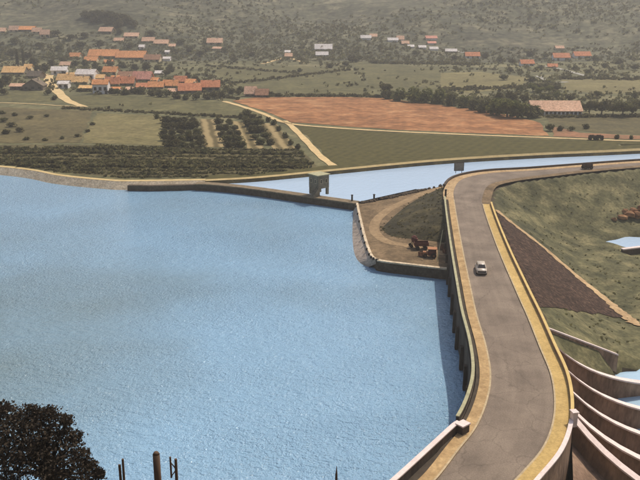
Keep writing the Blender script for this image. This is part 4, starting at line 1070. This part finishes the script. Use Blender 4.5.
# village trees, placed between the houses
vt = [(-2, 90, 14), (6, 84, 12), (4, 95, 8), (38, 73, 11), (45, 71, 10), (34, 66, 10), (52, 66, 9), (48, 95, 7), (55, 100, 6), (112, 94, 8), (118, 95, 8), (126, 95, 8), (134, 94, 9), (142, 94, 9), (151, 96, 8), (159, 97, 9), (167, 97, 9), (176, 99, 9), (186, 100, 8), (196, 100, 8), (206, 99.5, 8), (214, 99, 9), (222, 98, 9), (100, 72, 8), (95, 68, 8), (85, 66, 8), (110, 66, 8), (122, 68, 8), (135, 70, 8), (147, 70, 9), (158, 72, 9), (166, 76, 8), (170, 72, 9), (188, 78, 8), (196, 82, 8), (226, 92, 7), (232, 94, 7), (238, 95, 6), (241, 92, 7), (270, 96, 6), (279, 97, 5), (63, 64, 8), (75, 66, 7), (28, 58, 8), (12, 56, 8), (60, 50, 8), (80, 48, 8), (40, 48, 7), (15, 44, 8), (100, 46, 8), (130, 48, 7), (70, 40, 7), (55, 36, 7), (85, 38, 7), (120, 34, 7), (152, 36, 7), (180, 44, 7), (190, 52, 7), (200, 56, 7), (225, 52, 6), (234, 62, 6), (252, 56, 6), (352, 62, 9), (358, 61, 7), (346, 66, 6), (330, 68, 6), (300, 72, 5), (296, 55, 5), (340, 50, 5), (380, 48, 5), (415, 54, 5), (455, 60, 6), (485, 58, 7), (500, 62, 7), (512, 64, 7), (530, 56, 7), (545, 58, 6), (540, 70, 6), (595, 60, 6), (605, 68, 6), (620, 64, 7), (635, 70, 7), (588, 74, 6), (575, 70, 6), (510, 72, 6), (504, 80, 7), (532, 82, 7), (546, 88, 7), (520, 92, 8), (556, 90, 6)]
vt_a = [t for t in vt if t[0] < 250 and t[1] > 62]; vt_b = [t for t in vt if t[0] < 250 and t[1] <= 62]; vt_c = [t for t in vt if t[0] >= 250]
used_l = set()
def by_house(lst, mks, name, group, wide):
    for (u, v, hp) in lst:
        best = None
        for d, hu, hv, lab in sorted((((u-(q[0]+q[1])/2)**2+(3*(v-q[2]))**2, (q[0]+q[1])/2, q[2], q[6]) for q in HOUSES)):
            du, dv = u-hu, v-hv
            rel = ('right of' if du > 0 else 'left of') if abs(du) > 2.2*abs(dv) else ('below' if dv > 0 else 'above')
            best = 'tree %s the %s' % (rel, lab)
            if best not in used_l and len(best.split()) <= 16: break
        used_l.add(best); tree(u, v, hp, 'bush', random.choice(mks), name, best, group, wide)
by_house(vt_a, ['leafB', 'leafB', 'leafA'], 'village_tree', 'village trees', 1.25)
by_house(vt_b, ['leafA', 'leafB'], 'hill_tree', 'trees above the village', 1.5)
by_house(vt_c, ['leafB', 'leafA'], 'valley_tree', 'far valley trees', 1.5)

# ------------------------------------------------------------------ scrub, hedges and orchard rows (uncountable)
def tufts(name, pts, m, lab, leaves=7):
    rnd = random.Random(len(pts)); V = []; Fc = []
    for (p, s) in pts:
        for k in range(leaves):
            c = Vector((p.x+rnd.uniform(-.5, .5)*s, p.y+rnd.uniform(-.5, .5)*s, p.z+rnd.uniform(.1, .75)*s*.8))
            a = Vector((rnd.gauss(0, 1), rnd.gauss(0, 1), rnd.gauss(0, 1))).normalized(); u_ = a.orthogonal().normalized(); w_ = a.cross(u_); q_ = s*rnd.uniform(.25, .5)
            n_ = len(V); V += [tuple(c+u_*q_), tuple(c+w_*q_*.8), tuple(c-u_*q_), tuple(c-w_*q_*.8)]; Fc.append((n_, n_+1, n_+2, n_+3))
    return stuff(mesh(name, V, Fc, m), lab, 'scrub')
def inpoly(u, v, P):
    c = False; n_ = len(P)
    for i in range(n_):
        (x1, y1), (x2, y2) = P[i], P[i-1]
        if (y1 > v) != (y2 > v) and u < (x2-x1)*(v-y1)/(y2-y1)+x1: c = not c
    return c
rnd = random.Random(3)
pts = []                                   # hillside scrub
for i in range(26000):
    y = 560+rnd.random()**1.3*560; x = rnd.uniform(-.5, .5)*y*1.05
    if 1.3*math.sin(x*.02+y*.013)+1.3*math.sin(y*.031-x*.011)+rnd.gauss(0, .9) < -.1: continue
    pts.append((Vector((x, y, gz(x, y))), rnd.uniform(.9, 2.6)*(1.5 if rnd.random() < .06 else 1)))
hA = pts[::2]; hB = pts[1::2]
tufts('hill_scrub', hA, M['leafA'], 'grey-green scrub covering the hillside', 6); tufts('hill_scrub', hB, M['leafB'], 'darker scrub dotted over the hillside', 6)
pts = []                                   # valley scrub between the fields
keep = [f[2] for f in FIELDS]
for i in range(5200):
    u = rnd.uniform(-20, 660); v = rnd.uniform(48, 112)
    if inpoly(u, v, FIELDS[4][2]) or (any(inpoly(u, v, P) for P in keep) and rnd.random() > .10): continue
    if v > 95 and 60 < u < 260 and rnd.random() > .15: continue
    if u < 90 and 92 < v: continue
    p = ground_at(u, v); pts.append((p, rnd.uniform(.7, 2.4)))
tufts('valley_scrub', pts[::2], M['leafA'], 'low green scrub between the valley fields', 8); tufts('valley_scrub', pts[1::2], M['leafB'], 'dark low scrub and garden growth in the valley', 8)
pts = []
for a, b_, n_, s in [((370, 63), (480, 65), 90, 2.2), ((232, 84), (352, 70), 60, 1.6), ((205, 66), (300, 74), 50, 1.6), ((268, 96), (385, 97), 70, 1.4), ((62, 108.5), (240, 118), 120, 1.1), ((440, 91), (560, 86), 70, 2.0), ((560, 79), (650, 80), 50, 1.8), ((545, 117.5), (660, 117), 60, 1.4), ((210, 95), (240, 100), 20, 1.5), ((165, 149), (300, 151), 60, .8), ((96, 146), (165, 148.5), 40, .8)]:
    for i in range(n_):
        f = i/n_; p = ground_at(a[0]+(b_[0]-a[0])*f+rnd.uniform(-1, 1), a[1]+(b_[1]-a[1])*f+rnd.uniform(-.6, .6)); pts.append((p, s*rnd.uniform(.7, 1.3)))
tufts('hedge', pts, M['leafB'], 'dark field hedges across the valley', 12)
pts = []                                   # orchard rows along the shore
P = [(-40, 147), (82, 147), (160, 150), (300, 153), (316, 167), (258, 175), (205, 178), (130, 179), (60, 173.5), (-40, 161)]
for r_ in range(9):
    v0 = 150+r_*3.4
    for i in range(230):
        u = -40+i*1.58; v = v0+(u-100)*.004+rnd.uniform(-.8, .8)+.5*math.sin(u*.05+r_)
        if inpoly(u, v, P) and rnd.random() > .1: pts.append((ground_at(u, v), rnd.uniform(.8, 1.5)*(1.1 if r_ in (0, 1, 4, 5) else .7)))
tufts('orchard_rows', pts[::2], M['leafB'], 'dark low orchard rows along the far shore', 12); tufts('orchard_rows', pts[1::2], M['leafA'], 'green low orchard rows along the far shore', 12)
pts = []
for i in range(420):                       # tufts on the quay embankment
    k_ = rnd.randrange(n_emb := len(EMB)); q_ = EMB[k_]; pts.append((Vector(q_)+Vector((rnd.uniform(-.6, .6), rnd.uniform(-.6, .6), -.1)), rnd.uniform(.15, .45)))
tufts('embankment_tufts', pts, M['leafB'], 'rough dark tufts on the quay embankment', 6)
pts = []
for i in range(1500):                      # rough grass and weeds on the downstream bank
    x, y = rnd.uniform(32, 100), rnd.uniform(100, 205)
    if seg_dist((x, y), RB)[1] > 0 or y < w0_y(x)+2 or seg_dist((x, y), RB)[0] < 2: continue
    if (x-70)**2/120+(y-167)**2/45 < 1: continue
    if inpoly(x, y, [(q.x, q.y) for q in top+edge+toe]): continue
    pts.append((Vector((x, y, gz(x, y)-.08)), rnd.uniform(.15, .5)))
tufts('bank_weeds', pts, M['leafA'], 'low weeds dotted over the downstream grass bank', 7)

# ------------------------------------------------------------------ foreground: tree and fence posts on the camera's hillside
def fg(u, v, y):
    d = ray(u, v); t = y/d.y; return Vector((d.x*t, y, CAMZ+d.z*t))
tr = empty('foreground_tree', (-11.6, 29.5, gz(-11.6, 29.5)-.2)); tag(tr, 'dark brown leafy tree at the bottom left corner', 'tree')
base = tr.location.copy()
t = MB(); t.tube((0, 0, -.3), (.1, .1, 1.5), .26, .19, 10)
lob = []
for (u, v, y, r) in [(20, 440, 29, 1.25), (45, 430, 29.5, 1.0), (55, 455, 29, 1.2), (5, 425, 30, 1.0), (-25, 435, 30, 1.4), (30, 470, 28.5, 1.5), (70, 470, 29, .95), (84, 478, 29.3, .7), (-15, 470, 28.5, 1.6), (40, 418, 29.6, .45), (60, 424, 29.6, .5), (72, 444, 29.3, .45), (8, 414, 29.8, .4), (26, 415, 29.6, .45), (93, 480, 29.4, .45), (33, 411, 29.6, .28), (50, 413, 29.6, .3), (66, 420, 29.5, .25), (75, 436, 29.4, .28), (82, 455, 29.3, .3), (90, 465, 29.3, .25), (2, 408, 29.8, .3), (-8, 412, 29.8, .4), (99, 473, 29.4, .22)]:
    c = fg(u, v, y)-base; lob.append((tuple(c), (r, r, r*.8))); t.tube((.1, .1, 1.3), c, .09, .02, 6)
t.build('trunk', M['bark'], tr)
w_l = []
for c, r in lob: w_l += [(c, r)]*max(1, int(r[0]*r[0]*8))
for c, r in lob: w_l += [(c, tuple(q*1.3 for q in r))]
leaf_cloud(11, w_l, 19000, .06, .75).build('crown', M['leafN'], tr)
for (u, vt_, y, r, lab, extra) in [(156, 452, 15, .075, 'thick round-topped timber fence post at the bottom edge', 0), (122, 459, 15.4, .03, 'thin stake with a short side piece left of the thick post', 1), (175, 459, 15, .035, 'timber stake with a wire bracket right of the thick post', 2), (336, 466, 15.2, .025, 'lone thin pointed stake at the bottom centre', 3)]:
    tp_ = fg(u, vt_, y); zb = gz(tp_.x, tp_.y)-.25
    r_ = empty('fence_post', (tp_.x, tp_.y, zb)); tag(r_, lab, 'fence post', 'foreground fence posts'); Hh = tp_.z-zb
    sh = MB()
    if extra == 3: sh.tube((0, 0, 0), (.01, 0, Hh*.8), r*1.3, r, 8); sh.tube((.01, 0, Hh*.8), (.015, 0, Hh), r, .004, 8)
    elif extra == 0: sh.tube((0, 0, 0), (0, 0, Hh-.05), r*1.05, r, 12); sh.tube((0, 0, Hh-.05), (0, 0, Hh), r, r*.6, 12)
    else: sh.tube((0, 0, 0), (.015, 0, Hh), r*1.1, r*.85, 8)
    sh.build('shaft', M['post'], r_, extra == 0)
    if extra == 1: MB().box((-.06, -.02, Hh-.33), (.05, .04, .4)).build('side_piece', M['post'], r_)
    if extra == 2:
        w2 = MB()
        for k in range(7):
            a = k*.9; w2.tube((-.05-.05*math.cos(a), -.02, Hh-.45+.06*k), (-.05-.05*math.cos(a+.9), -.02, Hh-.39+.06*k), .012, .012, 6)
        w2.box((-.1, 0, Hh-.2), (.035, .035, .5)); w2.build('bracket', M['post'], r_)

# ------------------------------------------------------------------ haze
hz = bpy.data.materials.new('valley_haze'); hz.use_nodes = True
N = hz.node_tree.nodes; N.clear()
out = N.new('ShaderNodeOutputMaterial'); pv = N.new('ShaderNodeVolumePrincipled')
pv.inputs['Color'].default_value = (1.0, .95, .87, 1); pv.inputs['Density'].default_value = 0.00045; pv.inputs['Anisotropy'].default_value = 0.2
hz.node_tree.links.new(pv.outputs[0], out.inputs['Volume'])
zmax = max(max(r_) for r_ in GZ)
b = MB().box((0, 680, (zmax+15-12)/2), (2000, 1500, zmax+15+12)); o = b.build('haze', hz); stuff(o, 'thin warm haze over the valley', 'haze')
